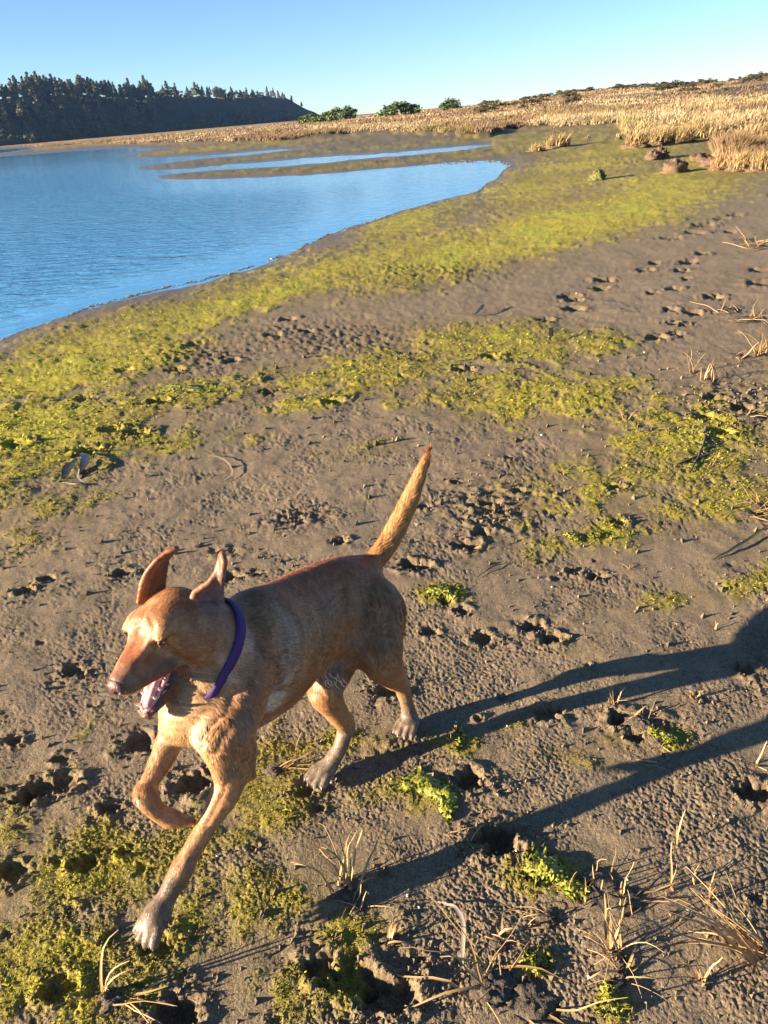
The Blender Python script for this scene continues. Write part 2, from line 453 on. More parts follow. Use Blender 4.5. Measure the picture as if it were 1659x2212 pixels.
heath = np.clip(fbm(GX / 9, GY / 30, 3, 123) , -1, 1)
Mc_ = straw * .7 * (1 + .25 * heath)[:, None]
C = C + Lm['marsh'][:, None] * (np.where((Lm['r'] < 120)[:, None], np.array([.085, .058, .034]), Mc_) - C)
C = np.clip(C, .015, .8)
M = Mat('mudflat', .85)
ca = M.attr('soil').outputs['Color']
P = M.pos()
na1 = M.noise(230, 4, .65, P); na2 = M.noise(55, 4, .6, P)
c1 = M.mix(.8, ca, M.ramp(na1.outputs[0], [(.30, (.34, .32, .30)), (.5, (.95, .95, .95)), (.72, (1.65, 1.58, 1.48))]), 'MULTIPLY')
c1 = M.mix(.6, c1, M.ramp(na2.outputs[0], [(.3, (.68, .66, .64)), (.7, (1.22, 1.2, 1.18))]), 'MULTIPLY')
M.color(c1)
wt = M.attr('wet').outputs['Fac']
rr = M.n('ShaderNodeMapRange'); M.l(wt, rr.inputs[0]); rr.inputs[3].default_value = .88; rr.inputs[4].default_value = .32
M.l(rr.outputs[0], M.b.inputs['Roughness'])
M.b.inputs['Specular IOR Level'].default_value = .3
M.bump(na1.outputs[0], .55, .006)
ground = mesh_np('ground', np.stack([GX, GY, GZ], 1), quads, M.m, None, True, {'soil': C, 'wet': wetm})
tag(ground, kind='structure')
GROUND_N = len(GX)

# ---------------------------------------------------------------- water
wr = np.concatenate([np.geomspace(4, 900, 90)])
wa = np.radians(np.linspace(-88, 60, 80))
WR, WA = np.meshgrid(wr, wa, indexing='ij')
n0, n1 = WR.shape
i = np.arange(n0 - 1)[:, None] * n1; j = np.arange(n1 - 1)[None, :]
q = np.stack([i + j, i + j + 1, i + n1 + j + 1, i + n1 + j], -1).reshape(-1, 4)[:, ::-1]
M = Mat('estuary_water', .06, (.075, .29, .54))
M.b.inputs['IOR'].default_value = 1.33
P = M.pos()
mp = M.n('ShaderNodeMapping'); M.l(P, mp.inputs['Vector']); mp.inputs['Rotation'].default_value = (0, 0, math.radians(-38)); mp.inputs['Scale'].default_value = (1.0, 2.4, 1)
w1 = M.noise(2.2, 3, .5, mp.outputs[0], .4)
mp2 = M.n('ShaderNodeMapping'); M.l(P, mp2.inputs['Vector']); mp2.inputs['Rotation'].default_value = (0, 0, math.radians(20)); mp2.inputs['Scale'].default_value = (1.0, 1.5, 1)
w2 = M.noise(6.5, 3, .55, mp2.outputs[0], .6)
patch = M.noise(.09, 2, .5, P)
calm = M.attr('chop').outputs['Fac']
h = M.math('ADD', M.math('MULTIPLY', w1.outputs[0], 1.0), M.math('MULTIPLY', w2.outputs[0], .35))
amp = M.math('MULTIPLY', calm, M.math('ADD', .35, patch.outputs[0]))
h2 = M.math('MULTIPLY', h, amp)
M.bump(h2, 1.0, .055)
WX = (WR * np.sin(WA)).ravel(); WY = (WR * np.cos(WA)).ravel()
wpx, wpy = to_picture(WX, np.maximum(WY, .3), np.zeros_like(WX) + WATER_Z)
chop = .22 + .78 * sstep(900, 420, wpx + (wpy - 450) * .6) * sstep(20, 60, seg_sd(wpx, wpy, SHORE))
water = mesh_np('water', np.stack([WX, WY, np.full(len(WX), WATER_Z)], 1), q, M.m, None, True, {'chop': chop})
tag(water, kind='structure')
# ---------------------------------------------------------------- forested headland across the water
HPX = [-1500, -1100, -700, -300, 0, 60, 120, 200, 260, 300, 345, 420, 500, 560, 620, 640, 660, 690, 720, 760]
HTOP = [20, 50, 70, 78, 88, 88, 88, 82, 72, 67, 64, 59, 53, 48, 43, 31, 18, 6, 1, 0]    # crest above the horizon, in picture units
HW = PW / 2
def bearing(px):
    q = ray(px, 312.5 - .083 * px); return q[0] / q[1]
def hill_base(px):
    """foot of the slope: nearer on the left, running away to the right"""
    d = np.interp(px, [-1500, -700, 0, 345, 690, 760], [330, 420, 540, 700, 980, 1050])
    return np.array([bearing(px) * d, d])
hp_x = np.linspace(-1500, 760, 200)
base = np.array([hill_base(x) for x in hp_x])
dirn = np.gradient(base, axis=0); dirn /= np.linalg.norm(dirn, axis=1)[:, None]
back = np.stack([-dirn[:, 1], dirn[:, 0]], 1)          # away from the water
back = base / np.linalg.norm(base, axis=1)[:, None]
prof_t = np.concatenate([np.linspace(0, 1, 34), np.linspace(1.1, 3.2, 12)])
HV = []
def hill_h(k):
    t = np.interp(hp_x[k], HPX, HTOP) / FOC * .9; return t * base[k][1] * (1 + t * 2.2) + EYE * (hp_x[k] < 690)
for k in range(len(hp_x)):
    H = hill_h(k); depth = 34 + H * 2.2
    mesa = sstep(310, 380, hp_x[k])
    for t in prof_t:
        p = base[k] + back[k] * depth * t
        if t <= 1: z = H * ((sstep(0, 1, t) * .5 + .5 * t) * (1 - mesa) + mesa * sstep(-.15, 1.0, t) ** .8 * sstep(0, .1, t))
        else: z = H * (1 + .04 * (t - 1))
        nz = float(fbm(np.array([p[0] / 26]), np.array([p[1] / 26]), 3, 201)[0])
        HV.append([p[0], p[1], z + nz * min(z, 10) * .22 - .2])
nt = len(prof_t)
i = np.arange(len(hp_x) - 1)[:, None] * nt; j = np.arange(nt - 1)[None, :]
q = np.stack([i + j, i + nt + j, i + nt + j + 1, i + j + 1], -1).reshape(-1, 4)
HV = np.array(HV)
M = Mat('wooded_slope', .95); P = M.pos(); n1 = M.noise(.12, 5, .65, P); n2 = M.noise(.6, 4, .6, P)
c = M.ramp(n1.outputs[0], [(.3, (.016, .022, .014)), (.55, (.030, .036, .018)), (.75, (.055, .055, .030))])
M.color(M.mix(.6, c, M.ramp(n2.outputs[0], [(.3, (.5, .5, .5)), (.7, (1.4, 1.4, 1.4))]), 'MULTIPLY'))
M.bump(n2.outputs[0], 1.0, 2.0)
hill = mesh_np('hill', HV, q, M.m)
tag(hill, kind='structure')
hill_grid = HV.reshape(len(hp_x), nt, 3)
def on_hill(px, t):
    f = np.interp(px, hp_x, np.arange(len(hp_x))); a = int(min(f, len(hp_x) - 2)); w = f - a
    g = t * 33; b = int(min(g, 32)); v = g - b
    c = lambda m, n: hill_grid[m, n]
    return (c(a, b) * (1 - w) + c(a + 1, b) * w) * (1 - v) + (c(a, b + 1) * (1 - w) + c(a + 1, b + 1) * w) * v

Mbark = Mat('bark', .9); nb = Mbark.noise(3, 4, .6, Mbark.pos()); Mbark.color(Mbark.ramp(nb.outputs[0], [(.3, (.07, .052, .04)), (.7, (.20, .16, .13))]))
def leaf_mat(name, dark, light):
    M = Mat(name, .7)
    oi = M.n('ShaderNodeObjectInfo'); a = M.attr('tint').outputs['Fac']
    c = M.ramp(a, [(0, dark), (1, light)])
    c = M.mix(.5, c, M.ramp(oi.outputs['Random'], [(0, (.7, .75, .8)), (.5, (1, 1, 1)), (1, (1.35, 1.25, 1.0))]), 'MULTIPLY')
    M.color(c); return M.m
Mpine = leaf_mat('pine_needles', (.035, .048, .028), (.22, .22, .14))
Mcyp = leaf_mat('cypress_leaf', (.030, .042, .020), (.09, .10, .045))
Mscrub = leaf_mat('scrub_leaf', (.050, .058, .030), (.17, .155, .085))
Mgreen = leaf_mat('bush_leaf', (.022, .045, .010), (.10, .15, .028))
Mheath = leaf_mat('heath_leaf', (.030, .030, .012), (.10, .085, .035))

def clumps(cs, rs, per, size, seed, flat=.7):
    """leaf-sized triangles through clumps"""
    g = np.random.default_rng(seed)
    V = []; T = []
    for c, r in zip(cs, rs):
        d = g.normal(size=(per, 3)); d /= np.linalg.norm(d, axis=1)[:, None]
        d *= (g.random(per) ** .45)[:, None] * r * [1, 1, flat]
        ctr = np.array(c) + d
        a = g.normal(size=(per, 3)); a /= np.linalg.norm(a, axis=1)[:, None]
        b = np.cross(a, g.normal(size=(per, 3))); b /= np.linalg.norm(b, axis=1)[:, None] + 1e-9
        s = size * g.uniform(.6, 1.3, (per, 1))
        V.append(np.stack([ctr - a * s * .5, ctr + a * s * .5 + b * s * .3, ctr + b * s], 1).reshape(-1, 3))
        t = np.clip(g.normal(.5, .22, per) + (g.random() - .5) * .5, 0, 1)
        T.append(np.repeat(t, 3))
    V = np.concatenate(V); T = np.concatenate(T)
    return V, np.arange(len(V)).reshape(-1, 3), T

def tree_proto(kind, seed):
    g = np.random.default_rng(seed)
    if kind == 'pine':
        H = 20.0; cs = []; rs = []
        lo = g.uniform(.08, .3)
        for k in range(17):
            t = lo + (1 - lo) * (k + .5) / 17; R = (1 - t) ** .75 * 6.6 * g.uniform(.6, 1.15) + .6
            for m in range(3 if t < .8 else 2):
                a = g.uniform(0, 6.28); rr = R * g.uniform(.35, .95)
                cs.append((math.cos(a) * rr, math.sin(a) * rr, t * H + g.uniform(-.4, .4))); rs.append(.5 + R * .26)
        cs.append((0, 0, H * .985)); rs.append(.45)
        v, f, t = clumps(cs, rs, 30, 1.25, seed, .6)
        m = Mpine
        limbs = [tube([(0, 0, -1), (.1, 0, H * .5), (0, 0, H * .95)], [.42, .26, .05], 6)]
        for k in range(9):
            c = cs[g.integers(len(cs))]; limbs.append(tube([(0, 0, c[2] - .8), c], [.10, .03], 4))
    elif kind == 'cypress':      # broad flat-topped crown on splayed limbs
        H = 13.0; cs = []; rs = []
        for k in range(30):
            a = g.uniform(0, 6.28); rr = 7.5 * math.sqrt(g.random())
            cs.append((math.cos(a) * rr, math.sin(a) * rr, H * (.93 - .0060 * rr * rr) - g.uniform(0, 5.5))); rs.append(g.uniform(1.3, 2.3))
        v, f, t = clumps(cs, rs, 60, 1.0, seed, .6); m = Mcyp
        limbs = [tube([(0, 0, -1), (.2, .1, H * .35)], [.55, .40], 6)]
        for k in range(9):
            c = cs[g.integers(len(cs))]; limbs.append(tube([(.2, .1, H * .33), (c[0] * .5, c[1] * .5, H * .6), c], [.26, .16, .05], 5))
    else:                         # low spreading scrub
        cs = []; rs = []
        for k in range(26):
            a = g.uniform(0, 6.28); rr = math.sqrt(g.random())
            cs.append((math.cos(a) * rr * 2.4, math.sin(a) * rr * 2.0, (1 - .65 * rr * rr) * g.uniform(.25, 1.0) * 2.3)); rs.append(g.uniform(.45, .8))
        v, f, t = clumps(cs, rs, 60, .34, seed, .75); m = {'scrub': Mscrub, 'bush': Mgreen, 'heath': Mheath}[kind]
        limbs = []
        for k in range(7):
            c = cs[g.integers(len(cs))]; limbs.append(tube([(c[0] * .12, c[1] * .12, -.3), (c[0] * .5, c[1] * .5, c[2] * .5), c], [.07, .05, .02], 4))
    crown = mesh_np('crown', v, f, m, None, True, {'tint': t}, link=False)
    lv, lf = join(limbs)
    trunk = mesh_np('trunk', lv, lf, Mbark.m, None, True, link=False)
    return crown, trunk
PROTO = {k: [tree_proto(k, 300 + 10 * n + s) for s in range(c)] for n, (k, c) in enumerate((('pine', 6), ('cypress', 4), ('scrub', 4), ('bush', 3), ('heath', 4)))}
def plant(name, kind, loc, s, label, cat, group=None, sz=1.0, rz=None):
    r = empty(name, tuple(loc), random.uniform(0, 6.28) if rz is None else rz)
    r.scale = (s, s, s * sz)
    cr, tr = random.choice(PROTO[kind])
    for nm, me in (('crown', cr), ('trunk', tr)):
        o = bpy.data.objects.new(nm, me); col.objects.link(o); o.parent = r
    return tag(r, label, cat, group)

def zone(x):
    for e, t in ((25, 'by the left edge of the view'), (70, 'a little in from the left edge'), (120, 'in the left third of the wood'), (170, 'left of the middle of the wood'), (220, 'in the middle of the wood'), (270, 'right of the middle of the wood'), (345, 'where the wood thins below the left grove'), (430, 'below the left flat-topped grove'), (480, 'below the gap between the two groves'), (560, 'below the right flat-topped grove')):
        if x < e: return t
    return 'near the cliff end'
hr = random.Random(11)
# pines over the slope, thickest along the crest
count = 0
pine_spots = []
for k in range(2000):
    x = hr.choice([hr.uniform(-45, 345)] * 5 + [hr.uniform(-420, -45)]); t = hr.choice([hr.uniform(.03, 1.0), hr.uniform(.82, 1.12), hr.uniform(.9, 1.05)])
    if any(abs(x - a) < (6.0 if t > .8 else 10) and abs(t - b) < .07 for a, b in pine_spots): continue
    pine_spots.append((x, t))
    if len(pine_spots) >= 200: break
for x, t in pine_spots:
    p = on_hill(x, min(t, 1)); s = hr.uniform(.48, .72) * (1.0 if t > .75 else 1.05)
    size = 'small' if s < .53 else 'tall' if s > .66 else 'middling'
    lab = ('tall dark pine on the crest of the wooded headland' if t > .8 else 'pine growing on the shaded slope of the wooded headland' if t > .25 else 'pine standing at the foot of the wooded headland')
    plant('pine_tree', 'pine', p + [0, 0, -.3], s, size + (' dark pine on the crest, ' if t > .8 else ' pine halfway up the shaded slope, ' if t > .5 else ' pine low on the shaded slope, ' if t > .25 else ' pine at the headland foot, ') + zone(x), 'tree', 'pines on the headland slope' if .25 < t <= .8 else 'pines along the headland crest' if t > .8 else 'pines at the foot of the headland', hr.uniform(.85, 1.25))
# slope trees thinning out to the right
for k in range(58):
    x = hr.uniform(345, 655); t = hr.choice([hr.uniform(.6, 1.0), hr.uniform(.85, 1.0), hr.uniform(.02, .25)])
    plant('pine_tree', 'pine', on_hill(x, t), hr.uniform(.34, .58) * (1 if x < 470 else .8), (('slightly taller' if hr.random() < .4 else 'small') + (' pine high' if t > .5 else ' pine low')) + ' on the bare headland slope, ' + zone(x), 'tree', 'scattered pines on the right half of the headland', hr.uniform(.9, 1.2))
# flat-topped trees on the level top
for (x, s), nm in zip(((352, .72), (368, .85), (385, .95), (402, .92), (418, .78), (436, 1.0)), ('leftmost', 'second', 'third', 'fourth', 'fifth', 'rightmost')):
    plant('cypress_tree', 'cypress', on_hill(x, 1.0) + [0, -2, -3.2], s, nm + ' flat-topped tree in the left grove on the headland top', 'tree', 'left grove on the headland top', .9)
for (x, s, z), nm in zip(((482, .95, 1.25), (498, .9, 1.0), (515, .85, 1.0), (532, .8, 1.0), (552, .75, .95), (567, .75, .9), (585, .5, .9), (600, .5, .8), (615, .55, .8)), ('leftmost and tallest', 'second', 'third', 'fourth', 'fifth', 'sixth', 'seventh and low', 'eighth and low', 'last')):
    plant('cypress_tree', 'cypress', on_hill(x, 1.0) + [0, -2, -3.2], s, nm + ' broad dark tree in the right grove on the headland top', 'tree', 'right grove on the headland top', z)
# scrub along the foot
for k in range(62):
    x = hr.uniform(-30, 640); p = on_hill(x, hr.uniform(0, .07)); s = hr.uniform(1.0, 2.5) * (1.0 if x < 400 else 1.1)
    o = plant('scrub_bush', 'scrub', p + [hr.uniform(2, 9), -hr.uniform(2, 8), -.5], s, ('wide' if s > 2.0 else 'small' if s < 1.4 else 'rounded') + ' grey-green scrub bush at the headland foot, ' + zone(x), 'bush', 'scrub along the foot of the headland', hr.uniform(.7, 1.3))
for x, nm in zip((512, 522, 528, 540, 546, 552), ('leftmost', 'second from left', 'third from left', 'third from right', 'second from right', 'rightmost')):
    plant('slim_tree', 'pine', on_hill(x, .10), hr.uniform(.5, .62), nm + ' slim grey-green tree of the small stand below the headland', 'tree', 'slim stand below the headland', 1.0)

# ---------------------------------------------------------------- bushes on the dunes
def on_land(px, r):
    p = np.array([bearing(px) * r, r]); return np.array([p[0], p[1], gz(p[0], p[1])])
def bush_at(px, r, w_px, h_px, kind, label, name='shrub', group=None, sink=.1):
    p = on_land(px, r); W_ = w_px / FOC * r
    s = W_ / 5.6; H_ = h_px / FOC * r
    return plant(name, kind, p - [0, 0, sink], s, label, 'bush', group, H_ / (2.9 * s), rz=random.choice([0, 3.14]) + random.uniform(-.3, .3))
for x, w in ((672, 60), (702, 62), (730, 60), (755, 44)):
    bush_at(x, 200 - (x - 672) * .2, w, 22 + (8 if x > 720 else 0), 'bush', {672: 'leftmost', 702: 'second', 730: 'third', 755: 'rightmost and tallest'}[x] + ' bright green bush in the low row right of the headland end', group='green bushes right of the headland')
bush_at(868, 150, 98, 30, 'bush', 'large rounded dark green bush in the middle of the skyline')
bush_at(975, 160, 50, 24, 'bush', 'small domed dark bush right of the large rounded one on the skyline')
bush_at(1497, 150, 34, 9, 'heath', 'flat dark bush standing alone on the dune skyline at right')
hb = random.Random(5)
dune_x = sorted(hb.uniform(1040, 1680) for _ in range(64))
for k in range(64):
    x = dune_x[k]; r = hb.uniform(95, 200)
    bush_at(x, r, hb.uniform(22, 60), hb.uniform(7, 15), 'heath', ('far ' if r > 165 else 'near ' if r < 125 else '') + 'dark heath bush in the dune grass ' + ('just right of the small domed bush' if x < 1120 else 'left of the middle of the dune ridge' if x < 1220 else 'on the middle of the dune ridge' if x < 1320 else 'right of the middle of the dune ridge' if x < 1420 else 'below the lone flat skyline bush' if x < 1540 else 'toward the right end of the dune ridge' if x < 1620 else 'by the right edge of the view'), 'heath_bush', 'dark heath bushes on the dunes', .15)

# ---------------------------------------------------------------- marsh grass
def blades(P, h, w, lean, colr, seed, az=None, far_from=45):
    g = np.random.default_rng(seed); n = len(P)
    a = g.uniform(0, np.pi, n) if az is None else az
    sx = np.stack([np.cos(a) * w, np.sin(a) * w, np.zeros(n)], 1)
    ln = lean + g.normal(0, .30, (n, 2))
    mid = P + np.stack([ln[:, 0] * h * .35, ln[:, 1] * h * .35, h * .58], 1)
    tip = P + np.stack([ln[:, 0] * h, ln[:, 1] * h, h], 1)
    far = np.hypot(P[:, 0], P[:, 1]) > far_from
    nb_ = ~far; nn = int(nb_.sum()); nf = n - nn
    V = np.concatenate([np.stack([P - sx, P + sx, mid + sx * .75, mid - sx * .75, tip], 1)[nb_].reshape(-1, 3), np.stack([P - sx, P + sx, tip], 1)[far].reshape(-1, 3)])
    o = (np.arange(nn) * 5)[:, None]; o3 = (np.arange(nf) * 3)[:, None] + nn * 5
    return V, [o + [0, 1, 2, 3], np.concatenate([o + [3, 2, 4], o3 + [0, 1, 2]])], np.concatenate([np.repeat(colr[nb_], 5, 0), np.repeat(colr[far], 3, 0)])
NB_ = 420000
gx = rng.uniform(-140, 1860, NB_)
gedge = np.interp(gx, [e[0] for e in GRASS_EDGE], [e[1] for e in GRASS_EDGE])
hor_y = 312 - .083 * gx
u = rng.random(NB_)
gy = hor_y + 4.5 + (gedge - hor_y - 2) * u ** .9
# half of the blades crowd the front edge
ed = rng.random(NB_) < .22
gy = np.where(ed, gedge - rng.exponential(2.5, NB_), gy)
dx = (gx - PW / 2) / FOC; dy = (gy - PH / 2) / FOC
uu = dx * cR - dy * sR; vv = dx * sR + dy * cR
dz = -sP - vv * cP; dyw = cP - vv * sP
tt = -EYE / np.minimum(dz, -1e-4)
bx, by = uu * tt, dyw * tt
br = np.hypot(bx, by)
ok = (br > 10) & (br < 330)
bx, by, br = bx[ok], by[ok], br[ok]
Lg = land(bx, by, False)
keep = (Lg['marsh'] > .5)
tuft = fbm(bx / 2.2, by / 2.2 * 1.0, 3, 131); big = fbm(bx / 9, by / 16, 3, 137)
keep &= (tuft + rng.normal(0, .22, len(bx)) > -.18)
bx, by, br, bz, tuft, big = bx[keep], by[keep], br[keep], Lg['z'][keep], tuft[keep], big[keep]
n = len(bx)
clump = fbm(bx / .8, by / .8, 2, 133)
bh = (.42 + .34 * np.clip(tuft, -.6, 1) + .22 * np.clip(clump, -1, 1) + .14 * big) * rng.uniform(.6, 1.25, n)
bh *= np.interp(br, [10, 20, 40, 90, 200], [.58, .50, .46, .42, .45])
bh = np.clip(bh, .15, 1.3)
bw = np.clip(br / 769 * .33, .005, .09) * rng.uniform(.7, 1.4, n)
gold = np.array([.34, .245, .105]); pale = np.array([.42, .33, .185]); rust = np.array([.19, .112, .05]); grn = np.array([.22, .20, .052])
k1 = np.clip(.5 + .9 * big + rng.normal(0, .2, n), 0, 1)[:, None]
gc = gold * (1 - k1) + pale * k1
k2 = (np.clip(sstep(.0, .4, fbm(bx / 12, by / 25, 3, 143) + .35 * sstep(45, 110, br)), 0, .85))[:, None]; gc = gc + k2 * (rust - gc)
k3 = (sstep(.15, .6, fbm(bx / 7, by / 14, 3, 149)) * .75 * sstep(120, 40, br))[:, None]; gc = gc + k3 * (grn - gc)
gc = gc * rng.uniform(.35, 1.08, (n, 1)) * (1 + .3 * np.clip(tuft, -1, 1))[:, None]
V, Fs, Cg = blades(np.stack([bx, by, bz - .03], 1), bh, bw, np.array([.22, .02]), gc, 77)
M = Mat('dry_grass', .7); M.color(M.attr('straw').outputs['Color'])
Mgrass = M.m
mg = mesh_np('marsh_grass', V, Fs, M.m, None, False, {'straw': Cg})
tag(mg, 'golden dry marsh grass covering the low dunes beyond the mud', 'grass', kind='stuff')

# tussocks that stand apart at the front of the marsh
def tussock(px, py, w, h, nb, label, tint=gold, group='straw tussocks standing off the marsh edge', r_max=None):
    p = spot(px, py); rr = math.hypot(p[0], p[1])
    k = rr / FOC
    W_, H_ = w * k, h * k * 1.05
    q = np.random.default_rng(int(px * 7 + py))
    a = q.uniform(0, 6.28, nb); rad_ = np.sqrt(q.random(nb)) * W_ * .5
    P = np.stack([np.cos(a) * rad_, np.sin(a) * rad_ * .7, np.full(nb, -.03)], 1)
    hh = H_ * q.uniform(.55, 1.1, nb) * (1 - .35 * (rad_ / (W_ * .5)) ** 2)
    cc = tint * q.uniform(.6, 1.25, (nb, 1))
    V, Fs, Cc = blades(P, hh, np.full(nb, max(.006, rr / 769 * .33)), np.array([.12, .0]), cc, int(px))
    r = empty('grass_tussock', tuple(p)); tag(r, label, 'tussock', group)
    mesh_np('leaf_blades', V, Fs, Mgrass, r, False, {'straw': Cc})
    bv, bf = mud_lump(W_ * .55, H_ * .22, int(px))
    mesh_np('root_clod', bv, bf, Mclod.m, r)
    return r
Mclod = Mat('mud_clod', .9); nb = Mclod.noise(40, 4, .6, Mclod.pos()); Mclod.color(Mclod.ramp(nb.outputs[0], [(.3, (.05, .032, .02)), (.6, (.16, .10, .06)), (.8, (.26, .18, .10))])); Mclod.bump(nb.outputs[0], .8, .02)
def mud_lump(R, H, seed):
    g = np.random.default_rng(seed); nu, nv = 22, 10; V = []
    for i in range(nv + 1):
        th = math.pi * .55 * i / nv
        for j in range(nu):
            ph = 2 * math.pi * j / nu
            n = 1 + .35 * float(gnoise(np.array([math.cos(ph) * 1.6 + seed]), np.array([math.sin(ph) * 1.6 + th * 2.2]), 5)[0]) + .16 * g.normal()
            V.append([math.sin(th) * math.cos(ph) * R * n, math.sin(th) * math.sin(ph) * R * n * .85, math.cos(th) * H * n])
    F = [(i * nu + j, i * nu + (j + 1) % nu, (i + 1) * nu + (j + 1) % nu, (i + 1) * nu + j) for i in range(nv) for j in range(nu)]
    return np.array(V), np.array(F)[:, ::-1]
for px, py, w, h, nb, lab in ((1158, 327, 30, 18, 260, 'left of two pale straw tussocks standing on the flat beyond the pool'), (1205, 318, 44, 28, 420, 'taller right one of two straw tussocks standing on the flat beyond the pool'),
                              (1336, 300, 10, 14, 60, 'thin straw tuft standing alone left of the marsh edge'), (1270, 298, 8, 9, 40, 'tiny straw tuft alone on the green flat'),
                              (1375, 318, 44, 34, 520, 'straw tussock at the left tip of the marsh tongue'), (1425, 313, 40, 34, 460, 'straw tussock in the middle of the marsh tongue front'), (1478, 308, 36, 34, 420, 'straw tussock at the right end of the marsh tongue front'),
                              (1560, 366, 44, 32, 600, 'tall brown tussock at the left of the clump by the right edge'), (1600, 368, 46, 38, 700, 'bright straw tussock in the clump by the right edge'), (1648, 370, 46, 40, 700, 'straw tussock cut off by the right edge of the view')):
    tussock(px, py, w, h, nb, lab, np.array([.36, .22, .10]) if 1550 < px < 1580 else gold)
def clod(px, py, w, h, label, matl=None, name='mud_clod', group=None):
    p = spot(px, py); k = math.hypot(p[0], p[1]) / FOC
    v, f = mud_lump(w * k * .5, h * k, int(px + py)); o = mesh_np(name, v, f, matl or Mclod.m)
    o.location = tuple(p); return tag(o, label, 'clod', group)
Mgclod = Mat('green_clod', .9); nb = Mgclod.noise(30, 4, .6, Mgclod.pos()); Mgclod.color(Mgclod.ramp(nb.outputs[0], [(.35, (.04, .045, .015)), (.7, (.16, .17, .035))]))
clod(1291, 388, 30, 16, 'green weed-covered clod alone on the green flat', Mgclod.m)
clod(1410, 345, 34, 14, 'brown mud clod beside the marsh edge, farthest of the row')
clod(1428, 341, 30, 16, 'dark brown mud clod touching the farthest clod on its right')
clod(1458, 371, 44, 18, 'largest ragged brown mud clod in front of the marsh edge')
clod(1512, 346, 40, 10, 'low flat clod halfway to the right clump of grass')
clod(1535, 358, 40, 14, 'crumbling brown clod at the foot of the right grass clump')

# ---------------------------------------------------------------- the air between
HZ = Mat('haze_air'); HZ.t.nodes.remove(HZ.b)
pv = HZ.n('ShaderNodeVolumePrincipled'); pv.inputs['Density'].default_value = .00006; pv.inputs['Color'].default_value = (.28, .52, 1.0, 1); pv.inputs['Anisotropy'].default_value = 0.0
HZ.l(pv.outputs[0], HZ.out.inputs['Volume'])
x0, x1, y0, y1, z0, z1 = -1700, 1700, -60, 1750, -1.6, 110
hzv = np.array([(x, y, z) for z in (z0, z1) for y in (y0, y1) for x in (x0, x1)], float)
haze = mesh_np('haze', hzv, np.array([(0, 2, 3, 1), (4, 5, 7, 6), (0, 1, 5, 4), (2, 6, 7, 3), (0, 4, 6, 2), (1, 3, 7, 5)]), HZ.m, None, False)
tag(haze, kind='stuff')
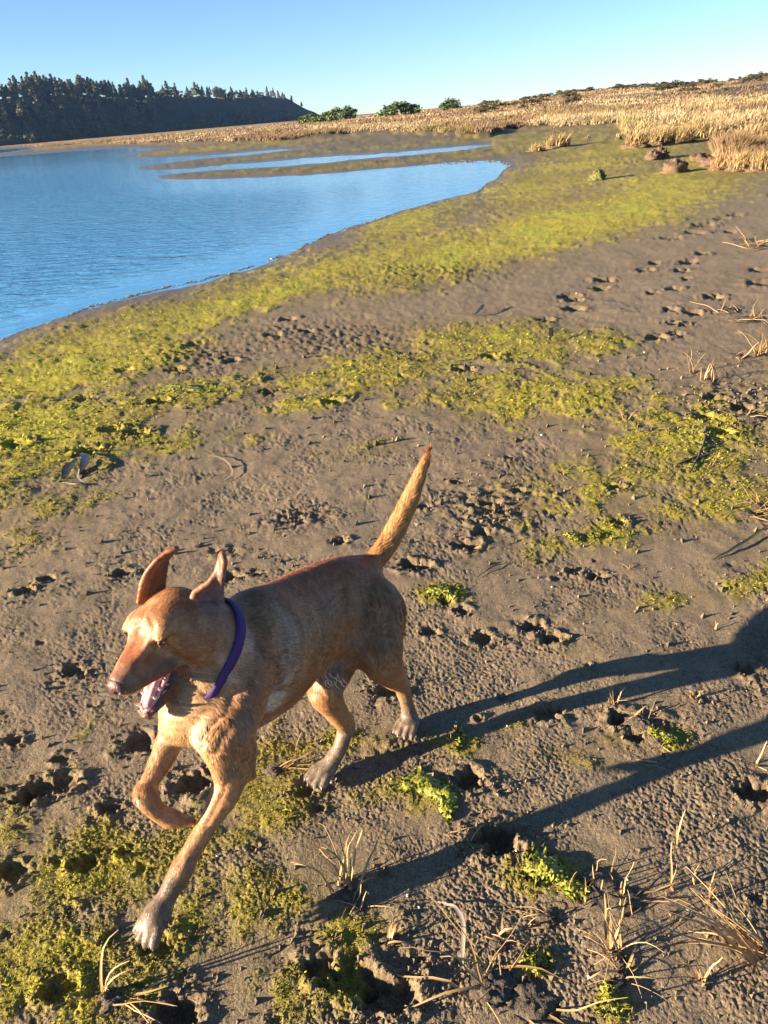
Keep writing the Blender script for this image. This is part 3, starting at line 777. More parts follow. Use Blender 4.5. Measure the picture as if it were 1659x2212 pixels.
# ---------------------------------------------------------------- the dog: one continuous skin grown from an implicit body
class Body:
    def __init__(self, h):
        self.h = h; self.prims = []
    def cap(self, a, b, ra, rb, k=.02, c=None, sub=False, flow=None):
        self.prims.append(('cap', np.array(a, float), np.array(b, float), ra, rb, k, c, sub, flow)); return self
    def chain(self, pts, rad, k=.02, c=None):
        """a limb: a smooth curve through the joints, blended into the body as one piece"""
        P = np.array(pts, float); R = np.array(rad, float); n = len(P)
        ext = np.concatenate([[2 * P[0] - P[1]], P, [2 * P[-1] - P[-2]]])
        caps = []
        for i in range(n - 1):
            cc = c[i] if isinstance(c, list) else c
            p0, p1, p2, p3 = ext[i:i + 4]; prev = None
            for q in np.linspace(0, 1, 5):
                x = .5 * (2 * p1 + (p2 - p0) * q + (2 * p0 - 5 * p1 + 4 * p2 - p3) * q * q + (3 * p1 - p0 - 3 * p2 + p3) * q ** 3)
                x = x * .6 + (p1 * (1 - q) + p2 * q) * .4
                e = q * q * (3 - 2 * q) * .5 + q * .5
                rr = R[i] * (1 - e) + R[i + 1] * e
                if prev is not None: caps.append(('cap', prev[0], x, prev[1], rr, k, cc, False, None))
                prev = (x, rr)
        self.prims.append(('chain', caps, None, None, None, k, None, False, None))
    def ell(self, ce, axes, r, k=.02, c=None, sub=False, flow=None):
        self.prims.append(('ell', np.array(ce, float), np.array(axes, float), np.array(r, float), None, k, c, sub, flow))
    def bounds(self, p, pad):
        if p[0] == 'chain':
            b = [self.bounds(q, pad) for q in p[1]]
            return np.min([x[0] for x in b], 0), np.max([x[1] for x in b], 0)
        if p[0] == 'cap':
            lo = np.minimum(p[1] - p[3], p[2] - p[4]); hi = np.maximum(p[1] + p[3], p[2] + p[4])
        else:
            e = np.sqrt(((p[2] * p[3][:, None]) ** 2).sum(0)); lo = p[1] - e; hi = p[1] + e
        return lo - pad, hi + pad
    @staticmethod
    def dist(p, P):
        if p[0] == 'cap':
            a, b, ra, rb = p[1:5]
            ab = b - a; L2 = (ab * ab).sum() + 1e-12
            t = np.clip(((P - a) @ ab) / L2, 0, 1)
            q = P - a - t[..., None] * ab
            return np.sqrt((q * q).sum(-1)) - (ra + (rb - ra) * t)
        q = (P - p[1]) @ p[2].T
        k0 = np.sqrt(((q / p[3]) ** 2).sum(-1)); k1 = np.sqrt(((q / p[3] ** 2) ** 2).sum(-1)) + 1e-9
        return k0 * (k0 - 1) / k1
    def grow(self):
        h = self.h
        L = np.array([self.bounds(p, .012)[0] for p in self.prims if not p[7]]).min(0)
        U = np.array([self.bounds(p, .012)[1] for p in self.prims if not p[7]]).max(0)
        n = np.ceil((U - L) / h).astype(int) + 2
        self.L = L
        A = np.full(n, .08, np.float32)
        ax = [L[i] + h * np.arange(n[i]) for i in range(3)]
        for p in self.prims:
            k = p[5]
            lo, hi = self.bounds(p, .03 + k)
            s = [slice(max(0, int((lo[i] - L[i]) / h)), min(n[i], int((hi[i] - L[i]) / h) + 2)) for i in range(3)]
            if any(q.start >= q.stop for q in s): continue
            G = np.stack(np.meshgrid(ax[0][s[0]], ax[1][s[1]], ax[2][s[2]], indexing='ij'), -1)
            if p[0] == 'chain':
                d = np.full(G.shape[:3], .08, np.float32)
                for q in p[1]:
                    l2, h2 = self.bounds(q, .03 + k)
                    z = [slice(max(0, int((l2[i] - ax[i][s[i]][0]) / h)), max(0, int((h2[i] - ax[i][s[i]][0]) / h) + 2)) for i in range(3)]
                    sub = G[tuple(z)]
                    if sub.size: d[tuple(z)] = np.minimum(d[tuple(z)], self.dist(q, sub))
            else:
                d = self.dist(p, G).astype(np.float32)
            a = A[tuple(s)]
            if p[7]:
                d = -d
                hh = np.maximum(k - np.abs(a - d), 0) / k
                A[tuple(s)] = np.maximum(a, d) + hh * hh * k * .25
            else:
                hh = np.maximum(k - np.abs(a - d), 0) / k
                A[tuple(s)] = np.minimum(a, d) - hh * hh * k * .25
        self.A = A
        return self.nets()
    def nets(self):
        A, h, L = self.A, self.h, self.L
        I = A < 0
        C = np.zeros(np.array(A.shape) - 1, np.int8)
        for i in (0, 1):
            for j in (0, 1):
                for k in (0, 1):
                    C += I[i:A.shape[0] - 1 + i, j:A.shape[1] - 1 + j, k:A.shape[2] - 1 + k]
        cells = np.argwhere((C > 0) & (C < 8))
        idx = np.full(C.shape, -1, np.int32); idx[tuple(cells.T)] = np.arange(len(cells))
        cor = np.array([(i, j, k) for i in (0, 1) for j in (0, 1) for k in (0, 1)])
        val = np.stack([A[tuple((cells + c).T)] for c in cor], 1)
        acc = np.zeros((len(cells), 3)); cnt = np.zeros(len(cells))
        for i in range(8):
            for j in range(i + 1, 8):
                if np.abs(cor[i] - cor[j]).sum() != 1: continue
                m = (val[:, i] < 0) != (val[:, j] < 0)
                t = val[:, i] / (val[:, i] - val[:, j] + 1e-20)
                acc[m] += (cor[i] + t[:, None] * (cor[j] - cor[i]))[m]; cnt[m] += 1
        V = L + h * (cells + acc / cnt[:, None])
        F = []
        for ax in range(3):
            sl0 = [slice(None)] * 3; sl1 = [slice(None)] * 3
            sl0[ax] = slice(0, -1); sl1[ax] = slice(1, None)
            e = I[tuple(sl0)] != I[tuple(sl1)]
            P = np.argwhere(e)
            o = [a for a in range(3) if a != ax]
            P = P[(P[:, o[0]] > 0) & (P[:, o[1]] > 0)]
            inside = I[tuple(P.T)]
            q = []
            for da, db in ((-1, -1), (0, -1), (0, 0), (-1, 0)):
                c = P.copy(); c[:, o[0]] += da; c[:, o[1]] += db
                q.append(idx[tuple(np.minimum(c, np.array(C.shape) - 1).T)])
            q = np.stack(q, 1)
            flip = inside if ax != 1 else ~inside
            q[~flip] = q[~flip][:, ::-1]
            F.append(q[(q >= 0).all(1)])
        F = np.concatenate(F)
        # relax once, keeps the net even
        for _ in range(2):
            S = np.zeros_like(V); n = np.zeros(len(V))
            for a, b in ((0, 1), (1, 2), (2, 3), (3, 0)):
                np.add.at(S, F[:, a], V[F[:, b]]); np.add.at(S, F[:, b], V[F[:, a]])
                np.add.at(n, F[:, a], 1); np.add.at(n, F[:, b], 1)
            V = V * .5 + .5 * S / np.maximum(n, 1)[:, None]
        return V, F
    def blend(self, V, width=.012):
        """coat colour and hair direction of each vertex, from the primitives near it"""
        W = np.full(len(V), 1e-9); Cc = np.zeros((len(V), 3)); Fl = np.zeros((len(V), 3))
        flat = []
        for p in self.prims: flat += p[1] if p[0] == 'chain' else [p]
        for p in flat:
            if p[7] or p[6] is None: continue
            lo, hi = self.bounds(p, .06)
            m = np.where(((V > lo) & (V < hi)).all(1))[0]
            if not len(m): continue
            w = np.exp(-np.clip(np.abs(self.dist(p, V[m])), 0, .2) / width)
            f = p[8]
            if f is None: f = unit(p[2] - p[1]) if p[0] == 'cap' else np.zeros(3)
            W[m] += w; Cc[m] += w[:, None] * np.array(p[6]); Fl[m] += w[:, None] * f
        return Cc / W[:, None], Fl / W[:, None]

D = at_depth
RED = (.36, .115, .034); TAN = (.37, .18, .075); FLANK = (.325, .152, .064); CREAM = (.60, .38, .17)
LEG = (.44, .235, .10); MUD = (.25, .192, .13); HEAD = (.47, .225, .083); MUZ = (.14, .072, .046); TAIL = (.50, .25, .08)  # MUZ is darkened to carry the shade on the muzzle
GREYMUD = (.19, .135, .088)
B = Body(.0031)
upv = np.array([0, 0, 1.0])

# trunk: oval sections from the pelvis to the breast
secs = [((782, 1300), 1.97, .070, .078, TAN), ((740, 1303), 1.91, .070, .086, FLANK), ((694, 1340), 1.85, .074, .106, FLANK),
        ((642, 1376), 1.77, .084, .116, FLANK), ((592, 1420), 1.70, .090, .128, FLANK), ((540, 1450), 1.64, .088, .126, TAN),
        ((490, 1485), 1.60, .076, .100, TAN), ((442, 1522), 1.58, .058, .070, CREAM)]
cen = [D(*s[0], s[1]) for s in secs]
ax_body = unit(cen[0] - cen[5])
for i, s in enumerate(secs):
    t = unit(cen[max(i - 1, 0)] - cen[min(i + 1, len(cen) - 1)])
    sd = unit(np.cross(upv, t)); u = np.cross(t, sd)
    B.ell(cen[i], [t, sd, u], [.085, s[2] * .95, s[3] * .955], .06, s[4], flow=t - .25 * u)
HEADING = unit((cen[5] - cen[0]) * [1, 1, 0]); LEFT = np.array([-HEADING[1], HEADING[0], 0])
# back line
B.chain([D(770, 1245, 1.98), D(715, 1250, 1.90), D(655, 1272, 1.81), D(600, 1300, 1.72), D(550, 1325, 1.63)][::-1],
        [.045, .045, .042, .045, .05], .05, RED)
# neck
neck = [D(560, 1395, 1.65), D(498, 1385, 1.585), D(440, 1365, 1.54)]
B.chain(neck[::-1], [.068, .078, .100], .045, TAN)
B.chain([D(420, 1505, 1.585), D(440, 1450, 1.57)][::-1], [.055, .052], .035, CREAM)
# breast
B.ell(D(404, 1530, 1.585), np.eye(3), [.050, .05, .056], .03, CREAM, flow=np.array([0, .1, -1.]))
B.ell(D(428, 1558, 1.59), np.eye(3), [.044, .045, .046], .03, CREAM, flow=np.array([0, .1, -1.]))

# left fore leg, reaching forward
B.ell(D(520, 1500, 1.575), [unit(D(490, 1600, 1.58) - D(545, 1400, 1.6)), LEFT, np.cross(LEFT, unit(D(490, 1600, 1.58) - D(545, 1400, 1.6)))], [.11, .047, .066], .02, TAN, flow=np.array([.1, 0, -1.]))
B.chain([D(490, 1565, 1.55), D(508, 1625, 1.575), D(488, 1710, 1.58), D(450, 1779, 1.575), D(410, 1846, 1.56), D(394, 1876, 1.555), D(362, 1934, 1.545), D(342, 1972, 1.535)],
        [.056, .042, .031, .0205, .0200, .0240, .0195, .026], .016, [TAN, LEG, LEG, LEG, LEG, GREYMUD, GREYMUD])
B.cap(D(520, 1640, 1.60), D(540, 1668, 1.605), .034, .013, .02, TAN)
B.cap(D(462, 1590, 1.535), D(480, 1660, 1.55), .038, .022, .02, CREAM)
# right fore leg, folded in the air
B.chain([D(395, 1555, 1.57), D(374, 1588, 1.575), D(351, 1637, 1.565), D(325, 1686, 1.55), D(316, 1716, 1.54), D(335, 1749, 1.545), D(364, 1767, 1.565)],
        [.042, .0295, .0235, .0178, .0245, .0178, .0190], .014, [LEG, LEG, LEG, LEG, LEG, LEG])
# left hind leg, pushing off
B.ell(D(808, 1340, 1.94), [LEFT, HEADING, upv], [.060, .086, .106], .024, FLANK, flow=np.array([.15, .1, -1.]))
B.chain([D(808, 1330, 1.935), D(812, 1390, 1.90), D(826, 1430, 1.91), D(848, 1460, 1.98), D(867, 1482, 2.06), D(879, 1520, 2.09), D(884, 1543, 2.105)],
        [.078, .066, .050, .034, .0205, .0175, .021], .03, [FLANK, TAN, TAN, TAN, LEG, GREYMUD])
B.cap(D(862, 1455, 2.06), D(876, 1478, 2.10), .012, .013, .02, TAN)
# right hind leg, under the belly
B.chain([D(745, 1345, 1.98), D(722, 1430, 1.90), D(702, 1492, 1.86), D(722, 1530, 1.90), D(746, 1570, 1.965), D(736, 1612, 1.965), D(714, 1648, 1.97)],
        [.060, .055, .043, .030, .0215, .0185, .0215], .02, [TAN, TAN, TAN, LEG, GREYMUD, MUD])
B.cap(D(752, 1548, 1.955), D(757, 1572, 1.985), .010, .013, .016, TAN)
# flank fold and sheath tuft root
B.cap(D(745, 1345, 1.88), D(752, 1385, 1.87), .03, .022, .04, FLANK)
B.cap(D(700, 1455, 1.84), D(708, 1490, 1.83), .022, .012, .02, CREAM)
# tail
B.chain([D(775, 1245, 1.98), D(808, 1212, 1.995), D(842, 1168, 2.02), D(876, 1100, 2.04), D(899, 1046, 2.05), D(914, 1008, 2.06), D(925, 976, 2.065)],
        [.036, .0275, .0265, .0235, .018, .0125, .004], .02, [RED, TAIL, TAIL, TAIL, TAIL, RED])

# paws: four toes each
claws = []
def paw(c, fwd, up, w, k=.0035, colr=MUD, lift=0.0):
    fwd = unit(fwd); sd = unit(np.cross(up, fwd)); up = np.cross(fwd, sd)
    B.ell(c, [fwd, sd, up], [w * .95, w * .95, w * .62], .012, colr, flow=fwd)
    for q, (s, f) in enumerate(((-.78, .45), (-.28, .85), (.28, .85), (.78, .45))):
        d = unit(fwd + sd * s * .22)
        a = c + sd * s * w * .85 + d * w * f * .6 + up * w * .12
        b = a + d * w * .85 - up * w * .28
        B.cap(a, b, w * .36, w * .31, k, colr)
        claws.append((b + d * w * .2, unit(d - up * .55), w * .42))
paw(D(334, 1986, 1.53), D(312, 2022, 1.52) - D(352, 1955, 1.54), np.array([-.3, -.5, .8]), .030, colr=GREYMUD)
paw(D(374, 1769, 1.575), D(410, 1774, 1.60) - D(364, 1767, 1.565), np.array([-.2, -.6, -.7]), .0255, colr=LEG)
paw(on_ground(884, 1560, .024), np.array([-.50, -.86, -.04]), upv, .030)
paw(on_ground(700, 1664, .026), np.array([-.62, -.78, -.04]), upv, .031)

# head frame, from the camera's axes to the world's
Rc = np.array(cam.matrix_world.to_3x3())
def cv(x, y, z): return Rc @ np.array([x, -y, -z])
hs = unit(cv(.85, .15, -.5)); hf = cv(-.55, .62, -.56); hf = unit(hf - hs * (hs @ hf)); hu = np.cross(hf, hs)
E0 = D(321, 1351, 1.465)
def hp(f, s, u): return E0 + hf * f + hs * s + hu * u
HA = [hf, hs, hu]
B.ell(hp(-.050, 0, -.024), HA, [.064, .057, .045], .03, HEAD, flow=-hf)
B.ell(hp(-.010, 0, -.018), HA, [.050, .052, .034], .025, HEAD, flow=-hf)
B.chain([hp(.100, 0, -.045), hp(.064, 0, -.040), hp(.02, 0, -.036)][::-1], [.041, .0315, .0255], .02, [HEAD, MUZ])
for s in (-1, 1):
    B.ell(hp(-.055, s * .045, -.058), HA, [.056, .028, .042], .028, HEAD, flow=-hf)          # cheeks
    B.ell(hp(-.002, s * .037, .002), [unit(hf + .35 * s * hs), unit(hs - .35 * s * hf), hu], [.020, .017, .012], .016, HEAD, flow=-hf)   # brows
    B.chain([hp(.092, s * .014, -.056), hp(.062, s * .023, -.064), hp(.03, s * .031, -.075), hp(-.008, s * .038, -.088)], [.017, .0165, .015, .012], .012, MUZ)  # flews
    B.ell(hp(.020, s * .043, -.012), HA, [.013, .011, .007], .006, sub=True)     # eye sockets
    B.ell(hp(.011, s * .044, -.0015), [unit(hf + .3 * s * hs), unit(hs - .3 * s * hf), hu], [.017, .010, .0052], .006, HEAD, flow=-hf)   # upper lid, squinting
B.ell(hp(.046, 0, .006), HA, [.030, .020, .014], .02, sub=True)      # the stop
for s in (-1, 1): B.ell(hp(.045, s * .044, -.028), HA, [.034, .013, .018], .016, sub=True)   # hollow under the eye
# lower jaw, dropped open
J0 = hp(-.040, 0, -.080)
JA = math.radians(25)
jf = hf * math.cos(JA) - hu * math.sin(JA); ju = hf * math.sin(JA) + hu * math.cos(JA)
def jp(f, s, u): return J0 + jf * (f * 1.13) + hs * s + ju * u
for s in (-1, 1):
    B.chain([jp(.0, s * .034, .0), jp(.06, s * .026, -.004), jp(.115, s * .015, -.004), jp(.136, s * .006, -.002)], [.021, .0135, .0105, .0095], .012, MUZ)
B.ell(jp(.075, 0, -.012), [jf, hs, ju], [.062, .022, .009], .014, MUZ, flow=-jf)
B.cap(jp(.0, 0, -.005), jp(-.04, 0, -.02), .036, .045, .03, TAN)
# inside of the mouth carved out
MOUTH = [(hp(.085, 0, -.082), .013), (jp(.04, 0, .03), .020), (jp(.085, 0, .022), .018), (jp(.125, 0, .018), .014)]
B.cap(jp(.005, 0, .022), jp(.07, 0, .024), .017, .020, .006, sub=True)
B.cap(jp(.07, 0, .024), jp(.135, 0, .026), .020, .018, .006, sub=True)

# ears, thrown up by the run
def ear(left, right, zl, zr, c, cup):
    n = 17; m = 9
    li = np.linspace(0, len(left) - 1, n); rows = []
    for a in range(n):
        f = li[a]; i = min(int(f), len(left) - 2); q = f - i
        l = np.array(left[i]) * (1 - q) + np.array(left[i + 1]) * q
        r = np.array(right[i]) * (1 - q) + np.array(right[i + 1]) * q
        z0 = np.interp(a / (n - 1), np.linspace(0, 1, len(zl)), zl); z1 = np.interp(a / (n - 1), np.linspace(0, 1, len(zr)), zr)
        row = []
        for b in range(m):
            t = b / (m - 1)
            p = l * (1 - t) + r * t
            row.append(D(p[0], p[1], z0 * (1 - t) + z1 * t + cup * math.sin(math.pi * t) * (1 - .6 * a / n)))
        rows.append(row)
    for a in range(n - 1):
        up = unit(rows[a + 1][m // 2] - rows[a][m // 2])
        for b in range(m):
            r0 = .0043 - .0016 * a / n
            B.cap(rows[a][b], rows[a + 1][b], r0, r0 - .0003, .006, c, flow=up)
            if b < m - 1: B.cap(rows[a][b], rows[a + 1][b + 1], r0, r0 - .0003, .006, c, flow=up); B.cap(rows[a][b], rows[a][b + 1], r0, r0, .006, c, flow=up)
    return rows
EARC = (.27, .105, .045)
earR = ear([(300, 1300), (307, 1261), (319, 1234), (338, 1211), (362, 1192), (379, 1186)],
           [(350, 1292), (352, 1261), (356, 1229), (360, 1208), (367, 1196), (379, 1186)],
           [1.545, 1.53, 1.52, 1.515, 1.515, 1.515], [1.60, 1.605, 1.595, 1.58, 1.55, 1.515], EARC, .012)
earL = ear([(414, 1301), (422, 1278), (452, 1259), (468, 1238), (475, 1213), (479, 1197)],
           [(452, 1335), (480, 1309), (477, 1278), (480, 1246), (485, 1216), (480, 1197)],
           [1.50, 1.49, 1.485, 1.485, 1.485, 1.485], [1.525, 1.535, 1.51, 1.48, 1.47, 1.475], EARC, .014)

bV, bF = B.grow()
bC, bFlow = B.blend(bV)
def vnormals(V, F):
    n = np.cross(V[F[:, 2]] - V[F[:, 0]], V[F[:, 3]] - V[F[:, 1]])
    N = np.zeros_like(V)
    for i in range(4): np.add.at(N, F[:, i], n)
    return N / (np.linalg.norm(N, axis=1)[:, None] + 1e-12)
# ---- folds and muscle lines, pressed into the skin where they lie
from mathutils.bvhtree import BVHTree
bvh = BVHTree.FromPolygons(bV.tolist(), bF.tolist())
def on_skin(pts):
    out = []
    for x, y in pts:
        h = bvh.ray_cast(Vector((0, 0, EYE)), Vector(ray(x, y)).normalized())[0]
        if h is not None: out.append(np.array(h))
    return out
def curve_d(V, pts):
    d = np.full(len(V), 9.0)
    for a, b in zip(pts[:-1], pts[1:]):
        ab = b - a; t = np.clip(((V - a) @ ab) / (ab @ ab + 1e-12), 0, 1)
        d = np.minimum(d, np.linalg.norm(V - a - t[:, None] * ab, axis=1))
    return d
N0 = vnormals(bV, bF); push = np.zeros(len(bV))
for pts, depth, wd_ in (([(598, 1365), (604, 1420), (590, 1490), (566, 1560), (552, 1600)], .0075, .012), ([(528, 1335), (548, 1395), (530, 1455), (490, 1520)], .0050, .012),
                        ([(735, 1275), (738, 1330), (750, 1378)], .0065, .013), ([(655, 1320), (668, 1400), (655, 1480)], .0018, .010), ([(682, 1310), (696, 1390), (684, 1460)], .0018, .010), ([(632, 1340), (640, 1420), (628, 1500)], .0016, .009),
                        ([(480, 1545), (455, 1570), (432, 1600)], .0045, .007), ([(500, 1560), (478, 1590), (462, 1625)], .0030, .006), ([(785, 1385), (812, 1425), (846, 1450)], .0045, .010), ([(840, 1310), (835, 1370), (850, 1430)], .0040, .012),
                        ([(420, 1480), (450, 1500), (500, 1500)], .0035, .008), ([(505, 1640), (480, 1720), (448, 1780)], .0020, .006), ([(320, 1330), (333, 1360), (322, 1400)], .0016, .005),
                        ([(560, 1480), (545, 1540), (528, 1600)], -.0035, .016), ([(570, 1370), (560, 1420)], -.004, .02), ([(800, 1290), (790, 1350)], -.004, .022), ([(520, 1690), (498, 1740)], -.0022, .008), ([(402, 1862), (392, 1885)], -.002, .008)):
    sk = on_skin(pts)
    if len(sk) > 1: push -= depth * np.exp(-(curve_d(bV, sk) / wd_) ** 2)
bV = bV + N0 * push[:, None]
# ---- colours laid over the coat
def near_curve(V, pts, w):
    d = np.full(len(V), 9.0)
    for a, b in zip(pts[:-1], pts[1:]):
        ab = b - a; t = np.clip(((V - a) @ ab) / (ab @ ab), 0, 1)
        d = np.minimum(d, np.linalg.norm(V - a - t[:, None] * ab, axis=1))
    return np.exp(-(d / w) ** 2)
def cmix(C, m, c): return C + m[:, None] * (np.array(c) - C)
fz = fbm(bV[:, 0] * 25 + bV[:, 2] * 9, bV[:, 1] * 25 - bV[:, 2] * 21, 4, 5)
streak = near_curve(bV, [D(585, 1325, 1.59), D(625, 1375, 1.58), D(630, 1430, 1.58), D(603, 1500, 1.585), D(575, 1560, 1.60)], .024)  # paler streak behind the shoulder
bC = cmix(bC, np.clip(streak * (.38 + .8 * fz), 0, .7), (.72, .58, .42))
patch = near_curve(bV, [D(535, 1380, 1.52), D(500, 1440, 1.50)], .03)
bC = cmix(bC, np.clip(patch * (.35 + .6 * fz), 0, .7), (.74, .60, .44))
# shade of the tuck between belly and thigh, painted dark on the coat
groin_shade = near_curve(bV, [D(745, 1400, 1.90), D(738, 1445, 1.90)], .035)
bC = cmix(bC, np.clip(groin_shade * 1.1, 0, .8), (.10, .075, .07))
# mouth lining and lips
q = bV - J0
jfc, jsc, juc = q @ jf, q @ hs, q @ ju
mouth = sstep(.0, .004, .019 - np.abs(jsc) * .05 - np.abs(juc - .017) ) * (np.abs(jsc) < .027) * (jfc > .0) * (jfc < .152)
bC = cmix(bC, np.clip(mouth, 0, 1), (.48, .10, .11))
lip = 1.3 * near_curve(bV, [hp(.092, .022, -.070), hp(.062, .034, -.078), hp(.03, .042, -.088), hp(-.004, .047, -.099), jp(.03, .042, .012), jp(.06, .036, .010), jp(.115, .024, .006)], .0075)
bC = cmix(bC, np.clip(lip * 1.2, 0, .9), (.045, .03, .04))
# greyer lining on the left ear
lin = near_curve(bV, [D(450, 1305, 1.505), D(462, 1285, 1.505)], .020)
bC = cmix(bC, np.clip(lin * 1.1, 0, .8), (.34, .24, .23))
eyeline = near_curve(bV, [hp(.022, .048, -.010), hp(.012, .052, -.010)], .009) + near_curve(bV, [hp(.022, -.048, -.010), hp(.012, -.052, -.010)], .007)
bC = cmix(bC, np.clip(eyeline, 0, .85), (.07, .045, .03))
hdm = np.exp(-(np.linalg.norm(bV - hp(-.01, 0, -.03), axis=1) / .11) ** 4)
hz = fbm(((bV - E0) @ hf) * 22, ((bV - E0) @ hs) * 60 + ((bV - E0) @ hu) * 30, 4, 57)
bC = cmix(bC, np.clip(hdm * sstep(-.1, .5, hz) * .75, 0, .75), (.30, .095, .026))
bC = cmix(bC, np.clip(hdm * sstep(.1, .6, -hz) * .5, 0, .5), (.60, .36, .16))
bridge = near_curve(bV, [hp(.03, 0, -.008), hp(.075, 0, -.016)], .018)
bC = cmix(bC, np.clip(bridge * .6, 0, .6), (.26, .085, .03))
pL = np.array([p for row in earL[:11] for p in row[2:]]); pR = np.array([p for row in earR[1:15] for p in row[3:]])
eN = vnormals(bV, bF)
for pts_, c_, w_ in ((pL, (.25, .17, .16), .8), (pR, (.085, .034, .022), .85)):  # grey left ear lining; right ear's shade painted dark on its inner face
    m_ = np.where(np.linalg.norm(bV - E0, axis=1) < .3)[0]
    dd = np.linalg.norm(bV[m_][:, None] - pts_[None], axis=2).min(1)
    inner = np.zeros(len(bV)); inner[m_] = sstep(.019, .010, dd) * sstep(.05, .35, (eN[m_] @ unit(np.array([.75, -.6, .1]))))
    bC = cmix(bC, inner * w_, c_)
bC *= (1 + .22 * fz)[:, None]
# splashed mud on the lower legs
low = sstep(.22, .05, bV[:, 2]) * sstep(-.15, .35, fbm(bV[:, 0] * 60 + bV[:, 2] * 30, bV[:, 1] * 60 - bV[:, 2] * 40, 3, 33))
bC = cmix(bC, np.clip(low * .8, 0, .8), (.16, .125, .095))
bC = np.clip(bC, .02, .85)
earpts = np.array([p for rows in (earR, earL) for row in rows for p in row[::2]])
ear_near = np.zeros(len(bV)); _m = np.where(np.linalg.norm(bV - E0, axis=1) < .3)[0]
ear_near[_m] = np.exp(-(np.linalg.norm(bV[_m][:, None] - earpts[None], axis=2).min(1) / .012) ** 2)
# vertex normals
bN = vnormals(bV, bF)
# wet ripples in the coat over flank, croup and breast
trunkness = np.exp(-(np.clip(np.min([np.linalg.norm((bV - c) , axis=1) for c in cen[:7]], 0) - .12, 0, 1) / .06) ** 2)
al = bV @ ax_body; vz = bV[:, 2]
wob = fbm(al * 14, vz * 22, 3, 71)
rip = np.sin((vz * 300 + al * 60) + wob * 7) * np.clip(.5 + fbm(al * 9, vz * 9, 2, 77), 0, 1)
bV = bV + bN * (rip * trunkness * .0023 + .0004 * fz)[:, None]

dog = empty('dog', tuple(on_ground(760, 1600)))
tag(dog, 'wet fox red dog bounding over the mud with mouth open and purple collar', 'dog')
inv = np.array(dog.location)
M = Mat('wet_coat', .5)
ca = M.attr('coat').outputs['Color']
pn = M.pos()
n1 = M.noise(160, 4, .6, pn); n2 = M.noise(45, 3, .6, pn)
c1 = M.mix(.75, ca, M.ramp(n1.outputs[0], [(.25, (.42, .40, .38)), (.75, (1.35, 1.3, 1.25))]), 'MULTIPLY')
c1 = M.mix(.6, c1, M.ramp(n2.outputs[0], [(.3, (.62, .58, .55)), (.7, (1.2, 1.2, 1.2))]), 'MULTIPLY')
M.color(c1); M.bump(n1.outputs[0], .4, .002)
coat_mat = M.m
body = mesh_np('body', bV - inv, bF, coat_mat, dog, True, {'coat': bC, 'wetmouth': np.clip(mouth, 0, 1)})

# ---- fur: short tapered hairs lying along the coat
tri = np.concatenate([bF[:, [0, 1, 2]], bF[:, [0, 2, 3]]])
ar = np.linalg.norm(np.cross(bV[tri[:, 1]] - bV[tri[:, 0]], bV[tri[:, 2]] - bV[tri[:, 0]]), axis=1)
NF = 380000
ti = rng.choice(len(tri), NF, p=ar / ar.sum())
w = rng.random((NF, 2)); w[w.sum(1) > 1] = 1 - w[w.sum(1) > 1]
bc = np.concatenate([1 - w.sum(1)[:, None], w], 1)
def interp(A): return (A[tri[ti]] * bc[..., None]).sum(1)
fP = interp(bV); fN = interp(bN); fN /= np.linalg.norm(fN, axis=1)[:, None] + 1e-9
fC = interp(bC); fF = interp(bFlow)
earm = interp(ear_near[:, None])[:, 0]
skip = (interp(np.clip(mouth + lip * 1.2 + eyeline, 0, 1)[:, None])[:, 0] > .35)
fF = fF - fN * (fF * fN).sum(1)[:, None]
fl = np.linalg.norm(fF, axis=1); fF = np.where(fl[:, None] > .05, fF / (fl[:, None] + 1e-9), np.array([0, 0, -1.0]))
fS = np.cross(fN, fF)
tw = fbm(fP[:, 0] * 55 + fP[:, 2] * 31, fP[:, 1] * 55 - fP[:, 2] * 47, 2, 91) * .38 + rng.normal(0, .10, NF)
fF = fF * np.cos(tw)[:, None] + fS * np.sin(tw)[:, None]; fS = np.cross(fN, fF)
hd = np.linalg.norm(fP - hp(0, 0, -.03), axis=1)
tailm = (fP[:, 1] > 1.66) & (fP[:, 2] > .50)
leg = fP[:, 2] < .30
ln = np.where(hd < .17, .0060, np.where(leg, .0080, .0135)); ln = np.where(tailm, .022, ln)
ln = np.where(earm > .3, .0030, ln)
muz = (fP - E0) @ hf
ln = np.where((muz > .03) & (hd < .2), .0035, ln)
br = np.exp(-(np.linalg.norm(fP - D(410, 1540, 1.47), axis=1) / .07) ** 2)
ln = ln + .006 * br
ln *= rng.uniform(.65, 1.25, NF)
keep = ~skip & (fP[:, 2] > .02); 
fP, fN, fF, fS, fC, ln = [a[keep] for a in (fP, fN, fF, fS, fC, ln)]
n = len(fP)
lift = rng.uniform(.04, .26, n)[:, None]
wd = (ln * .040 + .00042)[:, None]
mid = fP + fF * ln[:, None] * .55 + fN * ln[:, None] * lift * .55
tip = fP + fF * ln[:, None] + fN * ln[:, None] * lift * .75
root = fP - fN * .0006
HV = np.stack([root - fS * wd, root + fS * wd, tip], 1).reshape(-1, 3)
o = (np.arange(n) * 3)[:, None]
lock = fbm((fP * fS).sum(1) * 0 + fP[:, 0] * 130 + fP[:, 2] * 40, fP[:, 1] * 130 - fP[:, 2] * 110, 2, 171)
HC = np.repeat(np.clip(fC * rng.uniform(.55, 1.35, (n, 1)) * (1 + .36 * lock)[:, None] * (1 + rng.normal(0, .03, (n, 3))), .02, .9), 3, 0)
M = Mat('hair', .48)
M.color(M.attr('coat').outputs['Color'])
fur = mesh_np('fur', HV - inv, o + [0, 1, 2], M.m, dog, True, {'coat': HC})
fur['kind'] = 'stuff'

